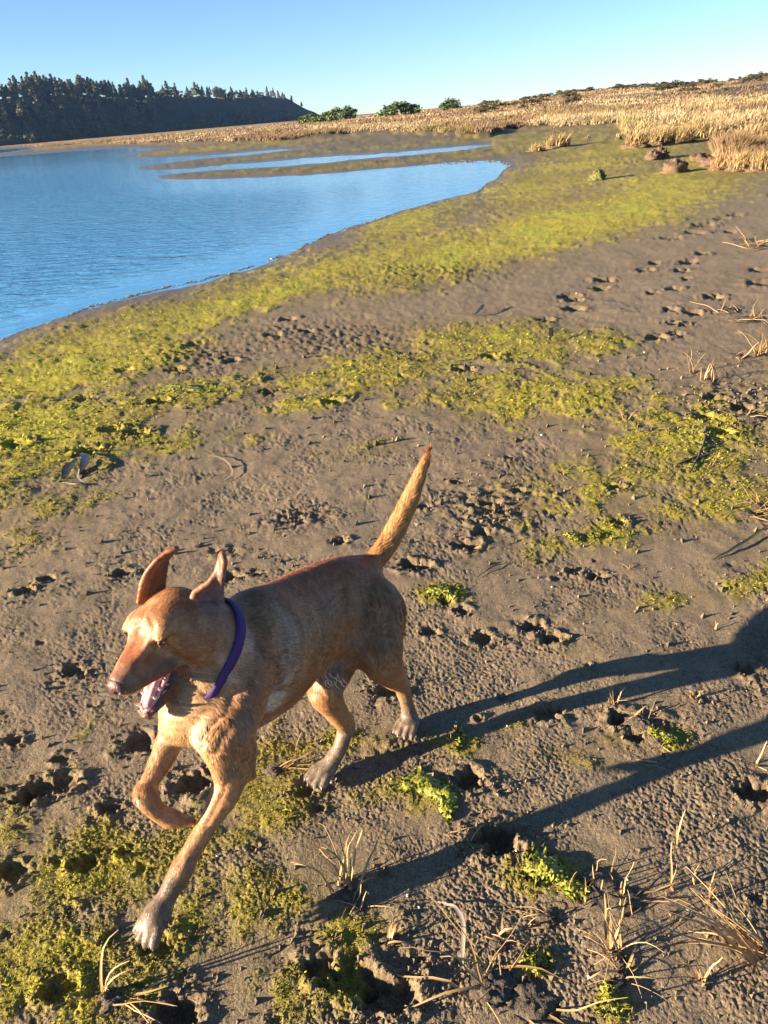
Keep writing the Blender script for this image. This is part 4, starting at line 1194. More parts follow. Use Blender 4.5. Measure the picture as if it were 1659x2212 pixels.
# white belly tuft
tp = []
for i in range(30):
    a = D(672 + rng.uniform(0, 70), 1462 + rng.uniform(-10, 14), 1.80 + rng.uniform(0, .04))
    d = unit(np.array([rng.uniform(.0, .45), rng.uniform(-.1, .2), -1.0])); L = rng.uniform(.018, .032)
    pts = [a, a + d * L * .5, a + d * L + np.array([.006, 0, .004])]
    tp.append(tube(pts, [.0013, .0010, .0002], 3))
v, f = join(tp)
M = Mat('pale_hair', .5, (.78, .70, .58))
mesh_np('belly_tuft', v - inv, f, M.m, dog)

# eyes
Meye = Mat('eye', .05, (.012, .007, .004)); Meye.b.inputs['Coat Weight'].default_value = 1.0
def uv_sphere(c, r, axes=np.eye(3), nu=16, nv=10):
    V = [];
    for i in range(nv + 1):
        th = math.pi * i / nv
        for j in range(nu):
            ph = 2 * math.pi * j / nu
            V.append([math.sin(th) * math.cos(ph), math.sin(th) * math.sin(ph), math.cos(th)])
    V = np.array(V) * np.asarray(r)
    V = V @ np.asarray(axes) + np.asarray(c)
    F = [(i * nu + j, i * nu + (j + 1) % nu, (i + 1) * nu + (j + 1) % nu, (i + 1) * nu + j) for i in range(nv) for j in range(nu)]
    return V, np.array(F)
for s in (-1, 1):
    v, f = uv_sphere(hp(.012, s * .0392, -.0140), .0088)
    mesh_np('eye', v - inv, f, Meye.m, dog)
    lids = []
    for sg in (1, -1):
        pts = []
        for t in np.linspace(-1, 1, 9):
            pts.append(hp(.013 + .0125 * math.cos(t * 1.1) * .8, s * (.0405 + .010 * t * .35 + .006), -.0125 + sg * .0052 * (1 - t * t)) + hf * .002 * 0 + hf * (-.012 * (t * s) * .55) )
        lids.append(tube(pts, [.0016 + .0012 * (1 - t * t) for t in np.linspace(-1, 1, 9)], 6))
    v, f = join(lids)
    mesh_np('eyelid', v - inv, f, Mat('lid', .5, (.11, .055, .035)).m, dog)

# nose leather with two nostrils
NB = Body(.0016)
NB.ell(hp(.112, 0, -.040), HA, [.017, .0205, .0155], .004, (1, 1, 1))
NB.ell(hp(.116, 0, -.048), HA, [.013, .014, .013], .006, (1, 1, 1))
for s in (-1, 1):
    NB.ell(hp(.117, s * .013, -.044), HA, [.0095, .0095, .0090], .006, (1, 1, 1))
    NB.ell(hp(.128, s * .0095, -.045), HA, [.0075, .0042, .0045], .002, sub=True)
    NB.cap(hp(.126, s * .0120, -.046), hp(.118, s * .023, -.050), .0030, .0012, .002, sub=True)
NB.cap(hp(.132, 0, -.046), hp(.127, 0, -.064), .0012, .0012, .002, sub=True)
v, f = NB.grow()
M = Mat('nose_leather', .28); nn = M.noise(420, 3, .6, M.pos())
M.color(M.ramp(nn.outputs[0], [(.3, (.045, .022, .018)), (.7, (.15, .07, .055))])); M.bump(nn.outputs[0], .6, .002)
mesh_np('nose', v - inv, f, M.m, dog)

# tongue, gums, teeth
M = Mat('tongue_flesh', .22); nn = M.noise(260, 3, .6, M.pos())
M.color(M.ramp(nn.outputs[0], [(.3, (.52, .16, .17)), (.7, (.78, .36, .34))])); M.bump(nn.outputs[0], .4, .003)
M.b.inputs['Subsurface Weight'].default_value = .15
M.b.inputs['Subsurface Radius'].default_value = (.01, .004, .003)
TB = Body(.002)
TB.chain([jp(.02, 0, .004), jp(.06, 0, .010), jp(.10, .002, .012), jp(.122, .004, .009)], [.015, .015, .013, .010], .01, (1, 1, 1))
TB.cap(jp(.03, 0, .024), jp(.125, .004, .024), .0035, .003, .008, sub=True)
v, f = TB.grow(); mesh_np('tongue', v - inv, f, M.m, dog)
gums = []
for s in (-1, 1):
    gums.append(tube([jp(.03, s * .027, .009), jp(.07, s * .022, .008), jp(.105, s * .016, .006), jp(.130, s * .009, .006), jp(.138, 0, .006)], [.005, .0055, .0055, .005, .0045], 8))
v, f = join(gums); mesh_np('gum', v - inv, f, Mat('gum_flesh', .25, (.62, .27, .25)).m, dog)
Mt = Mat('tooth_enamel', .2, (.80, .74, .62))
def tooth(base, d, h, r):
    v, f = tube([base, base + d * h * .5, base + d * h], [r, r * .75, r * .12], 7)
    mesh_np('tooth', v - inv, f, Mt.m, dog)
for s in (-1, 1):
    tooth(jp(.128, s * .0115, .008), unit(ju + .25 * hs * s + .1 * jf), .017, .0038)     # canines
    for i in range(3): tooth(jp(.139 - .001 * i, s * (.0022 + .0034 * i), .008), unit(ju + .3 * jf), .0075, .0019)
    for i in range(5): tooth(jp(.108 - .016 * i, s * (.0165 + .0024 * i), .010), unit(ju + .1 * hs * s), .0075 + .0012 * (i > 2), .0042)
    tooth(hp(.090, s * .0165, -.064), unit(-hu + .12 * hs * s), .018, .0038)

# claws
Mc = Mat('claw_horn', .35, (.10, .075, .055))
for c, d, L in claws:
    s = d - np.array([0, 0, .5 * L / .013 * .3])
    v, f = tube([c - d * L * .3, c + d * L * .25, c + d * L * .7 + np.array([0, 0, -.002])], [.0042, .0036, .0008], 6)
    mesh_np('claw', v - inv, f, Mc.m, dog)

# collar: a flat purple strap round the neck with a buckle and a ring tag
ca_, cb_ = D(455, 1398, 1.545), None
cn = unit(neck[0] - neck[2])
cc = D(462, 1392, 1.553)
e1 = unit(np.array([0, 0, 1.0]) - cn * cn[2]); e2 = np.cross(cn, e1)
NS = 72; ring_r = []
for i in range(NS):
    an = 2 * math.pi * i / NS
    d = e1 * math.cos(an) + e2 * math.sin(an)
    lo, hi = .04, .16
    ts = np.linspace(lo, hi, 61)
    Pq = ((cc + d * ts[:, None]) - B.L) / B.h
    Pi = np.clip(np.round(Pq).astype(int), 0, np.array(B.A.shape) - 1)
    sd = B.A[Pi[:, 0], Pi[:, 1], Pi[:, 2]]
    k = np.argmax(sd > 0)
    ring_r.append(ts[k] if (sd > 0).any() else .1)
ring_r = np.array(ring_r)
med = np.median(ring_r)
ring_r = np.clip(ring_r, med * .7, med * 1.2)
for _ in range(6): ring_r = (np.roll(ring_r, 1) + ring_r * 2 + np.roll(ring_r, -1)) / 4
CV, CF = [], []
for i in range(NS):
    an = 2 * math.pi * i / NS; d = e1 * math.cos(an) + e2 * math.sin(an)
    r = ring_r[i] + .0018
    for (a, b) in ((-.0105, -.003), (-.0105, .002), (0, .0032), (.0105, .002), (.0105, -.003)):
        CV.append(cc + cn * a + d * (r + b))
for i in range(NS):
    j = (i + 1) % NS
    for k in range(5): CF.append((i * 5 + k, j * 5 + k, j * 5 + (k + 1) % 5, i * 5 + (k + 1) % 5))
M = Mat('purple_webbing', .6); wv = M.n('ShaderNodeTexWave', Scale=260.0, Distortion=1.5); M.l(M.pos(), wv.inputs['Vector'])
M.color(M.ramp(wv.outputs['Fac'], [(.2, (.035, .013, .11)), (.8, (.075, .03, .20))])); M.bump(wv.outputs['Fac'], .5, .002)
collar = mesh_np('collar', np.array(CV) - inv, np.array(CF), M.m, dog)
Mm = Mat('steel', .25, (.55, .55, .56)); Mm.b.inputs['Metallic'].default_value = 1
def ring(c, a, b, R, r, name):
    pts = [c + R * (a * math.cos(t) + b * math.sin(t)) for t in np.linspace(0, 2 * math.pi, 25)]
    v, f = tube(pts, [r] * 25, 6)
    return mesh_np(name, v - inv, f, Mm.m, collar)
kb = int(np.argmin([(cc + (e1 * math.cos(2 * math.pi * i / NS) + e2 * math.sin(2 * math.pi * i / NS)) * ring_r[i])[2] for i in range(NS)]))
an = 2 * math.pi * kb / NS; d = e1 * math.cos(an) + e2 * math.sin(an)
bp = cc + d * (ring_r[kb] + .008)
ring(bp + d * .006, cn, d, .010, .0015, 'ring')
v, f = uv_sphere(bp + d * .024, [.011, .0012, .011], [cn, unit(np.cross(cn, d)), d])
mesh_np('name_tag', v - inv, f, Mat('tag_brass', .3, (.62, .42, .18)).m, collar)
for k in range(len(neck)): pass
# ---------------------------------------------------------------- straw, weed and litter on the mud
Mstraw = Mat('straw', .6); a = Mstraw.attr('tone').outputs['Fac']
Mstraw.color(Mstraw.ramp(a, [(0, (.15, .075, .03)), (.5, (.36, .22, .085)), (1, (.52, .37, .17))]))
def stem_path(base, h, az, lean, curl, n=7, seed=0):
    """a stalk that rises, leans towards az and bends over"""
    g = np.random.default_rng(seed)
    p = np.array(base, float); d = unit([math.cos(az) * lean, math.sin(az) * lean, 1.0]); out = [p.copy()]
    step = h / (n - 1)
    wob = g.normal(0, .20, (n, 3))
    for i in range(n - 1):
        t = i / (n - 1)
        d = unit(d + np.array([math.cos(az) * curl, math.sin(az) * curl, -curl * .9]) * t * .55 + wob[i] * .6)
        p = p + d * step; out.append(p.copy())
    return np.array(out)
Mroot = Mat('root_soil', .9); nb = Mroot.noise(160, 4, .65, Mroot.pos()); Mroot.color(Mroot.ramp(nb.outputs[0], [(.3, (.05, .038, .025)), (.6, (.13, .102, .07)), (.8, (.19, .155, .105))])); Mroot.bump(nb.outputs[0], .8, .01)
tuft_no = 0
def straw_tuft(px, py, h, n, label, spread=.02, lean=(.1, .6), curl=(0, .9), az=None, az_sp=3.14, wid=.0026, group='straw tufts on the mud', name='straw_tuft', tone=(.35, 1.0), roots=True):
    global tuft_no
    tuft_no += 1
    g = np.random.default_rng(1000 + tuft_no)
    p = spot(px, py); r = empty(name, tuple(p)); tag(r, label, 'straw tuft' if name == 'straw_tuft' else 'straw', group)
    for k in range(n):
        a = g.uniform(0, 6.28); rr = spread * math.sqrt(g.random())
        b = np.array([math.cos(a) * rr, math.sin(a) * rr, -.008])
        az_ = (g.uniform(0, 6.28) if az is None else az + g.uniform(-az_sp, az_sp))
        hh = h * g.uniform(.55, 1.1)
        path = stem_path(b, hh, az_, g.uniform(*lean), g.uniform(*curl), 8, int(g.integers(1e6)))
        path[1:, 2] = np.maximum(path[1:, 2], .002)
        w = wid * g.uniform(.45, 1.1)
        if g.random() < .6:
            v, f = ribbon(path, np.linspace(1, .15, 8) ** .8 * w * 1.5, None, .35)
        else:
            v, f = tube(path, np.linspace(1, .3, 8) * w * .7, 5)
        t = np.clip(np.linspace(*tone, len(v)) * g.uniform(.7, 1.15) + g.normal(0, .05), 0, 1)
        mesh_np('stem', v, f, Mstraw.m, r, True, {'tone': t})
    if roots and n > 4:
        v, f = mud_lump(spread * .9 + .006, .007, tuft_no); mesh_np('root_clod', v, f, Mroot.m, r)
    return r
RT = 0.26   # leaning away from the sun
straw_tuft(745, 1925, .17, 15, 'tall bent straw tuft in the foreground right of the reaching fore paw', .030, (.1, .5), (.2, 1.0), 2.2, 1.4, .0030)
straw_tuft(770, 1960, .10, 7, 'short straw stubs at the foot of the tall bent tuft', .02, (.3, 1.0), (0, .8))
straw_tuft(840, 2035, .10, 5, 'thin straw curling into a loop below the tall bent tuft', .012, (.2, .7), (1.0, 2.0), .2, .8)
straw_tuft(228, 2150, .15, 5, 'tall forked straw stalk at the bottom left', .008, (.0, .25), (.2, .9), .3, .7, .0028)
straw_tuft(240, 2165, .16, 6, 'straw leaves lying flat beside the forked stalk at the bottom left', .02, (2.0, 4.0), (.1, .6), -.3, .7, .0034)
straw_tuft(210, 2040, .055, 2, 'single curved straw blade left of the reaching paw', .004, (.0, .3), (.3, .8))
straw_tuft(1285, 1925, .075, 8, 'row of upright straw stubs right of the green weed mound', .055, (.0, .25), (0, .4))
straw_tuft(1340, 1945, .07, 6, 'straw stubs at the right end of the stub row', .04, (.0, .25), (0, .4))
straw_tuft(1330, 1955, .17, 4, 'long straw lying along the mud under the stub row', .03, (3, 5), (0, .2), .35, .25)
straw_tuft(1459, 1826, .085, 2, 'lone upright straw with a long thin shadow', .003, (.0, .1), (0, .2))
straw_tuft(1452, 1920, .105, 4, 'tall forked straw near the stub row', .006, (.05, .35), (0, .3))
straw_tuft(1500, 1912, .055, 2, 'short leaning straw between two taller ones', .004, (.1, .4), (0, .2))
straw_tuft(1535, 1945, .085, 4, 'tall reddish straw right of the short leaning one', .010, (.0, .3), (0, .3), tone=(.1, .7))
straw_tuft(1675, 2085, .22, 22, 'thick sheaf of straw lying at the right edge of the foreground', .035, (1.3, 2.0), (.0, .35), 2.5, .14, .0034)
straw_tuft(1330, 2070, .11, 12, 'bushy straw tuft above the draped green cone', .016, (.1, .9), (.3, 1.4))
straw_tuft(1345, 2110, .10, 9, 'drooping straw under the bushy tuft', .012, (.3, 1.2), (.8, 1.8))
straw_tuft(1312, 2035, .13, 3, 'long thin straw arching left of the bushy tuft', .006, (.1, .4), (.3, .8), 2.0, .6)
straw_tuft(1518, 2128, .085, 6, 'small fan of straw standing near the lower right', .006, (.0, .45), (0, .3))
straw_tuft(1060, 2130, .20, 12, 'sprawling straw around the weed patch at the bottom middle', .04, (1.2, 3.0), (.1, .7))
straw_tuft(1145, 2165, .24, 8, 'long straws lying side by side at the bottom middle', .05, (2.5, 4.5), (0, .3), -.75, .5, .0032)
straw_tuft(1078, 2040, .085, 9, 'curled straw tuft above the bottom middle weed patch', .014, (.1, .6), (1.0, 2.2))
straw_tuft(1185, 1985, .095, 7, 'folded bundle of straw below the green weed mound', .02, (.6, 1.6), (.6, 1.4), 2.9, .6)
straw_tuft(1120, 1975, .07, 3, 'thin straw lying under the folded bundle', .01, (2, 4), (.1, .4), 3.0, .4)
straw_tuft(1505, 1515, .05, 14, 'bushy pale straw tuft inside the shadow of the dog', .020, (.1, .9), (0, .7))
straw_tuft(1322, 1522, .10, 7, 'tall straw tuft at the edge of the dog shadow', .014, (.0, .4), (0, .6))
straw_tuft(1385, 1560, .09, 9, 'tangled straw beside the pit in the dog shadow', .03, (.5, 1.6), (.3, 1.2))
straw_tuft(1420, 1600, .07, 5, 'straw caught in the green weed by the dog shadow', .02, (.6, 2.0), (.2, .9))
straw_tuft(1630, 1650, .07, 4, 'forked pale straw between the two leg shadows', .006, (.2, .7), (0, .3))
straw_tuft(1365, 1640, .12, 2, 'long straw lying below the pit in the dog shadow', .01, (3, 5), (0, .2), -.2, .3)
straw_tuft(640, 1610, .055, 4, 'thin green-yellow sprig under the belly of the dog', .006, (.0, .3), (0, .4))
straw_tuft(688, 1605, .040, 6, 'small star of straw in front of the hind paw', .005, (.2, .9), (0, .3))
straw_tuft(590, 1665, .13, 7, 'straw lying behind the elbow of the dog', .016, (2.0, 4.0), (.1, .8), .2, .5)
straw_tuft(975, 1600, .045, 4, 'weedy sprig between the hind leg shadows', .006, (.1, .5), (0, .4))
straw_tuft(1010, 1820, .06, 3, 'small straw standing by the deep pit', .006, (.1, .5), (0, .4))
straw_tuft(965, 1800, .10, 3, 'straws lying next to the deep pit', .012, (2, 4), (0, .4), -.9, .5)
straw_tuft(1640, 1095, .13, 14, 'straw tuft against the right edge above the dark stem', .03, (.3, 1.2), (.2, 1.0))
straw_tuft(1610, 1110, .13, 7, 'straw lying flat left of the tuft at the right edge', .03, (2, 4), (0, .5), -.2, .5)
straw_tuft(1640, 765, .26, 14, 'pale upright tuft on the grey sand at the right edge', .05, (.1, .5), (0, .6), wid=.004)
straw_tuft(1492, 805, .17, 5, 'thin upright straw left of a second straw on the weedy mud at right', .03, (.0, .3), (0, .3), wid=.004)
straw_tuft(1528, 822, .18, 7, 'thin upright straw right of its neighbour on the weedy mud at right', .04, (.0, .4), (0, .4), wid=.004)
straw_tuft(1530, 1005, .10, 4, 'small straw on bright weed near the dark driftwood', .02, (.1, .6), (0, .4))
straw_tuft(1350, 905, .10, 4, 'small reddish straw cross on the weedy mud', .015, (.3, 1.0), (0, .3), tone=(.1, .6))
straw_tuft(1240, 865, .08, 4, 'tiny reddish straw on the grey mud beyond the tail', .015, (.3, 1.0), (0, .3), tone=(.1, .6))
straw_tuft(1400, 930, .12, 6, 'straws lying flat on the weedy mud', .03, (2, 4), (0, .4))
straw_tuft(1612, 690, .30, 12, 'scattered straw lying on the grey sand at the right edge', .10, (2, 4), (0, .4), wid=.005)
straw_tuft(1570, 672, .28, 8, 'straw lying left of the scattered straw on the grey sand', .10, (2, 4), (0, .4), wid=.005)
straw_tuft(1640, 535, .40, 14, 'heap of straw washed up on the sand at the far right edge', .16, (1.5, 3), (0, .4), wid=.007)
straw_tuft(1610, 520, .40, 8, 'straw trailing left of the washed up heap', .14, (2, 4), (0, .4), wid=.007)
straw_tuft(1625, 905, .20, 10, 'straw scattered over the churned mud at right', .08, (1.5, 3), (0, .5), wid=.004)
straw_tuft(1590, 770, .16, 7, 'straw lying below the pale upright tuft', .06, (1.5, 3), (0, .5), wid=.004)
straw_tuft(1360, 1230, .05, 4, 'tiny reddish straw star on the mud at right', .006, (.3, 1.0), (0, .3), tone=(.1, .6))
straw_tuft(1545, 1360, .05, 4, 'tiny straw above the shadow of the dog', .006, (.3, 1.0), (0, .3))

# draped weed
Mweed = Mat('sea_lettuce', .45); P = Mweed.pos(); n1 = Mweed.noise(120, 3, .6, P); n2 = Mweed.noise(30, 3, .6, P)
Mweed.color(Mweed.mix(.55, Mweed.ramp(n2.outputs[0], [(.3, (.14, .13, .018)), (.6, (.26, .27, .02)), (.8, (.33, .30, .035))]), Mweed.ramp(n1.outputs[0], [(.3, (.5, .5, .5)), (.7, (1.3, 1.3, 1.3))]), 'MULTIPLY'))
Mweed.bump(n1.outputs[0], .8, .006)
Mweed.b.inputs['Transmission Weight'].default_value = 0.0
def drape(pts_px, w0, w1, h, label, seed):
    """a puckered sheet lying along a line of picture points, humped in the middle"""
    g = np.random.default_rng(seed)
    pts = np.array([spot(*p) for p in pts_px]); n = 34; m = 15
    tt = np.linspace(0, len(pts) - 1, n)
    c = np.array([[np.interp(t, np.arange(len(pts)), pts[:, k]) for k in range(3)] for t in tt])
    t_ = np.gradient(c, axis=0); t_ /= np.linalg.norm(t_, axis=1)[:, None]
    sd = np.stack([-t_[:, 1], t_[:, 0], 0 * t_[:, 0]], 1)
    V = []
    for i in range(n):
        a = i / (n - 1); wd = (w0 * (1 - a) + w1 * a) * (1 + .35 * gnoise(np.array([a * 5.0 + seed]), np.array([.5]), 3)[0])
        wd *= min(1, .35 + 4 * min(a, 1 - a))
        for j in range(m):
            b = j / (m - 1) * 2 - 1
            V.append(c[i] + sd[i] * b * wd * (1 + .30 * g.normal() * (abs(b) > .8)) + np.append(g.normal(0, .0025, 2), 0))
    V = np.array(V)
    zz = land(V[:, 0], V[:, 1])['z']
    A = np.repeat(np.linspace(0, 1, n), m); Bq = np.tile(np.linspace(-1, 1, m), n)
    hump = h * .55 * np.sin(np.pi * np.clip(A * .9 + .08, 0, 1)) * np.clip(1 - Bq ** 2, 0, 1)
    pk = np.abs(fbm(V[:, 0] / .012, V[:, 1] / .012, 3, seed)) * .008 + .002
    V[:, 2] = zz + hump + pk
    low = V.copy(); low[:, 2] = zz - .004
    F = np.array([(i * m + j, (i + 1) * m + j, (i + 1) * m + j + 1, i * m + j + 1) for i in range(n - 1) for j in range(m - 1)])
    c0 = c.mean(0)
    Vt = np.concatenate([V, V - [0, 0, .0018]]); K = n * m
    bd = [j for j in range(m)] + [i * m + m - 1 for i in range(1, n)] + [(n - 1) * m + j for j in range(m - 2, -1, -1)] + [i * m for i in range(n - 2, 0, -1)]
    rim = np.array([(bd[k], bd[(k + 1) % len(bd)], bd[(k + 1) % len(bd)] + K, bd[k] + K) for k in range(len(bd))])
    o = mesh_np('green_weed', Vt - c0, np.concatenate([F[:, ::-1], F + K, rim]), Mweed.m); o.location = tuple(c0)
    return tag(o, label, 'seaweed')
drape([(868, 1690), (920, 1695), (960, 1725), (972, 1775)], .040, .014, .016, 'bright green sheet of weed draped beside the leg shadows', 11)
drape([(1405, 1575), (1440, 1595), (1466, 1612)], .022, .012, .010, 'small bright green weed flap at the edge of the dog shadow', 12)
drape([(1130, 1870), (1185, 1880), (1225, 1905)], .040, .030, .022, 'olive green weed mound beside the straw stubs', 13)
drape([(1215, 1925), (1245, 1915), (1280, 1935)], .028, .018, .012, 'thin weed hanging right of the olive mound', 14)
drape([(1312, 2120), (1318, 2165), (1330, 2195)], .010, .034, .016, 'green weed cone hanging from the bushy straw tuft', 15)
drape([(1130, 2065), (1160, 2080), (1165, 2110)], .026, .010, .012, 'green weed flap among the bottom middle straw', 16)
drape([(985, 1570), (1000, 1590), (985, 1622)], .008, .006, .008, 'narrow green weed strand between the hind leg shadows', 17)
drape([(920, 1275), (960, 1280), (985, 1290)], .030, .022, .014, 'round green weed clump right of the tail base', 18)
drape([(1270, 1160), (1310, 1158)], .020, .016, .008, 'yellow-green weed streak at middle right', 19)
drape([(1220, 1155), (1255, 1170)], .02, .02, .008, 'yellow-green weed streak left of its twin at middle right', 20)
drape([(340, 845), (400, 838), (450, 848)], .05, .04, .02, 'yellow-green weed hummock on the far mud left of middle', 21)

# flat leaves and ribbons
Mpale = Mat('pale_leaf', .5, (.40, .35, .26)); Mdry = Mat('dry_kelp', .5, (.34, .26, .15)); Mkelp = Mat('dark_kelp', .3, (.028, .024, .018)); Mstick = Mat('dark_stem', .5, (.035, .045, .022))
def strap(pts_px, w, lifts, m, label, cat, name, fold=.2, bead=None):
    P3 = np.array([spot(*p) for p in pts_px]); n = 16; tt = np.linspace(0, len(P3) - 1, n)
    c = np.array([[np.interp(t, np.arange(len(P3)), P3[:, k]) for k in range(3)] for t in tt])
    for _ in range(2): c[1:-1] = (c[:-2] + 2 * c[1:-1] + c[2:]) / 4
    c[:, 2] = land(c[:, 0], c[:, 1])['z'] + np.interp(tt, np.linspace(0, tt[-1], len(lifts)), lifts) + w * .4
    v1, f1 = ribbon(c, np.clip(np.sin(np.linspace(.25, 2.95, n)), .25, 1) * w, None, fold)
    v2 = v1 - [0, 0, w * .12]
    c0 = c.mean(0)
    o = mesh_np(name, np.concatenate([v1, v2]) - c0, np.concatenate([f1, f1[:, ::-1] + len(v1)]), m); o.location = tuple(c0)
    return tag(o, label, cat)
strap([(945, 1952), (985, 1970), (1003, 2005), (1000, 2060), (1000, 2095)], .0048, [.004, .018, .020, .010, .004], Mpale.m, 'pale curved leaf blade arching over the mud at lower middle', 'leaf', 'pale_leaf')
strap([(448, 988), (472, 992), (495, 1010), (505, 1030), (485, 1040)], .0075, [.004, .014, .020, .014, .004], Mdry.m, 'pale ribbon of dry kelp curled on the mud left of the tail', 'leaf', 'kelp_ribbon')
strap([(172, 985), (190, 1000), (185, 1020), (165, 1035)], .022, [.01, .03, .03, .005], Mkelp.m, 'dark kelp strap looped up on the left mud', 'kelp', 'kelp_strap')
strap([(140, 1040), (150, 1020), (170, 1000)], .026, [.006, .025, .015], Mkelp.m, 'short dark kelp strap under the looped one', 'kelp', 'kelp_strap')
strap([(134, 1045), (160, 1052), (186, 1052)], .008, [.004, .012, .004], Mpale.m, 'white edged kelp strip under the dark straps', 'kelp', 'kelp_strip')
strap([(175, 1022), (168, 1040), (186, 1050)], .006, [.03, .02, .004], Mpale.m, 'white curled kelp strip on the dark straps', 'kelp', 'kelp_strip')
strap([(1659, 1148), (1620, 1170), (1580, 1192), (1540, 1211)], .0065, [.03, .014, .008, .002], Mstick.m, 'dark green stem slanting in from the right edge', 'stem', 'reed_stem', .6)
strap([(1030, 1250), (1070, 1225), (1110, 1215)], .003, [.004, .008, .003], Mstick.m, 'thin dark stem on the mud beyond the hind leg', 'stem', 'reed_stem', .6)
strap([(1040, 676), (1046, 670), (1030, 684), (1012, 686)], .012, [.02, .05, .02, .01], Mkelp.m, 'small dark kelp curl on the middle grey sand', 'kelp', 'kelp_curl')
strap([(1188, 742), (1190, 725), (1194, 735)], .012, [.01, .06, .02], Mkelp.m, 'small dark upright kelp scrap on the green weed', 'kelp', 'kelp_curl')
strap([(110, 2185), (240, 2140), (330, 2120)], .0018, [.01, .004, .004], Mstick.m, 'thin dark stem across the green weed at bottom left', 'stem', 'reed_stem', .6)
def branch(px_pts, r, label):
    P3 = np.array([spot(*p) for p in px_pts]); P3[:, 2] += r
    root = empty('driftwood', tuple(P3[0])); tag(root, label, 'driftwood')
    Md = Mat('driftwood_bark', .8); nb = Md.noise(60, 4, .6, Md.pos()); Md.color(Md.ramp(nb.outputs[0], [(.3, (.03, .028, .026)), (.7, (.12, .105, .095))]))
    tt = np.linspace(0, len(P3) - 1, 14); c = np.array([[np.interp(t, np.arange(len(P3)), P3[:, k]) for k in range(3)] for t in tt]); c += rng.normal(0, r * .25, c.shape)
    v, f = tube(c - P3[0], np.linspace(r, r * .5, 14), 7); mesh_np('limb', v, f, Md.m, root)
    for k, (i, d) in enumerate(((5, (-.12, .02, .02)), (8, (.14, .05, .015)), (10, (-.05, -.03, .02)))):
        b = c[i] - P3[0]; v, f = tube([b, b + np.array(d) * .6, b + np.array(d)], [r * .5, r * .35, r * .15], 6); mesh_np('twig', v, f, Md.m, root)
branch([(1525, 925), (1520, 960), (1505, 995), (1490, 1022)], .007, 'dark forked driftwood stick lying on the weed at right')
branch([(1470, 1005), (1500, 990), (1530, 968), (1560, 950)], .006, 'thin dark driftwood crossing behind the forked stick')

# shells and pebbles
Msh = Mat('shell_white', .4, (.80, .78, .72))
SH = [(716, 1690), (1410, 1610), (1480, 905), (1170, 940), (1192, 1268), (1690, 1760), (1338, 1955), (586, 560), (1392, 762), (1072, 1842), (1115, 1838), (1095, 1568), (880, 1935), (905, 1960), (1355, 1900), (985, 1560), (1272, 2110), (795, 1930), (470, 1850), (1245, 635)]
def pebble(R, seed):
    g = np.random.default_rng(seed); v, f = uv_sphere_([0, 0, 0], [R, R * .75, R * .45], 10, 6)
    return v * (1 + .12 * g.normal(size=(len(v), 1))), f
def uv_sphere_(c, r, nu, nv):
    V = [[math.sin(math.pi * i / nv) * math.cos(2 * math.pi * j / nu), math.sin(math.pi * i / nv) * math.sin(2 * math.pi * j / nu), math.cos(math.pi * i / nv)] for i in range(nv + 1) for j in range(nu)]
    F = [(i * nu + j, (i + 1) * nu + j, (i + 1) * nu + (j + 1) % nu, i * nu + (j + 1) % nu) for i in range(nv) for j in range(nu)]
    return np.array(V) * np.array(r) + np.array(c), np.array(F)
for k, (x, y) in enumerate(SH):
    p = spot(x, y); R = .0035 * max(1, math.hypot(p[0], p[1]) / 2.0)
    v, f = pebble(R, k); o = mesh_np('shell', v, f, Msh.m); o.location = tuple(p + [0, 0, R * .3]); o.rotation_euler = (random.uniform(-.4, .4), random.uniform(-.4, .4), random.uniform(0, 6))
    tag(o, 'tiny white shell fragment lying on the mud', 'shell', 'white shell fragments on the mud')

# crumbs of mud kicked up round the prints, and curled weed threads: past counting
gcx = rng.uniform(-150, 1800, 60000); gcy = rng.uniform(760, 2300, 60000)
dx = (gcx - PW / 2) / FOC; dy = (gcy - PH / 2) / FOC
uu = dx * cR - dy * sR; vv = dx * sR + dy * cR; tt = EYE / (sP + vv * cP)
cx, cy = uu * tt, (cP - vv * sP) * tt
Lc = land(cx, cy)
k = rng.random(len(cx)) < np.clip(.10 + .9 * Lc['churn'], 0, 1) * (1 - .8 * Lc['pit']) * .55
cx, cy, cz = cx[k], cy[k], Lc['z'][k]; n = len(cx); R = rng.exponential(.0022, n) + .0018; R = np.minimum(R, .010) * np.clip(np.hypot(cx, cy) / 1.8, .9, 2.2)
octv = np.array([[1, 0, 0], [-.5, .87, 0], [-.5, -.87, 0], [0, 0, 1]], float)
V = (octv[None] * R[:, None, None] * rng.uniform(.6, 1.3, (n, 4, 1)) + rng.normal(0, .18, (n, 4, 3)) * R[:, None, None]) + np.stack([cx, cy, cz], 1)[:, None]
o4 = (np.arange(n) * 4)[:, None]
soil = np.repeat(np.array([.19, .148, .096]) * rng.uniform(.6, 1.2, (n, 1)), 4, 0)
crumbs = mesh_np('mud_crumbs', V.reshape(-1, 3), np.concatenate([o4 + [0, 1, 3], o4 + [1, 2, 3], o4 + [2, 0, 3]]), ground.data.materials[0], None, False, {'soil': soil, 'wet': np.zeros(n * 4)})
tag(crumbs, 'crumbs of dark mud kicked up around the prints', 'mud crumbs', kind='stuff')

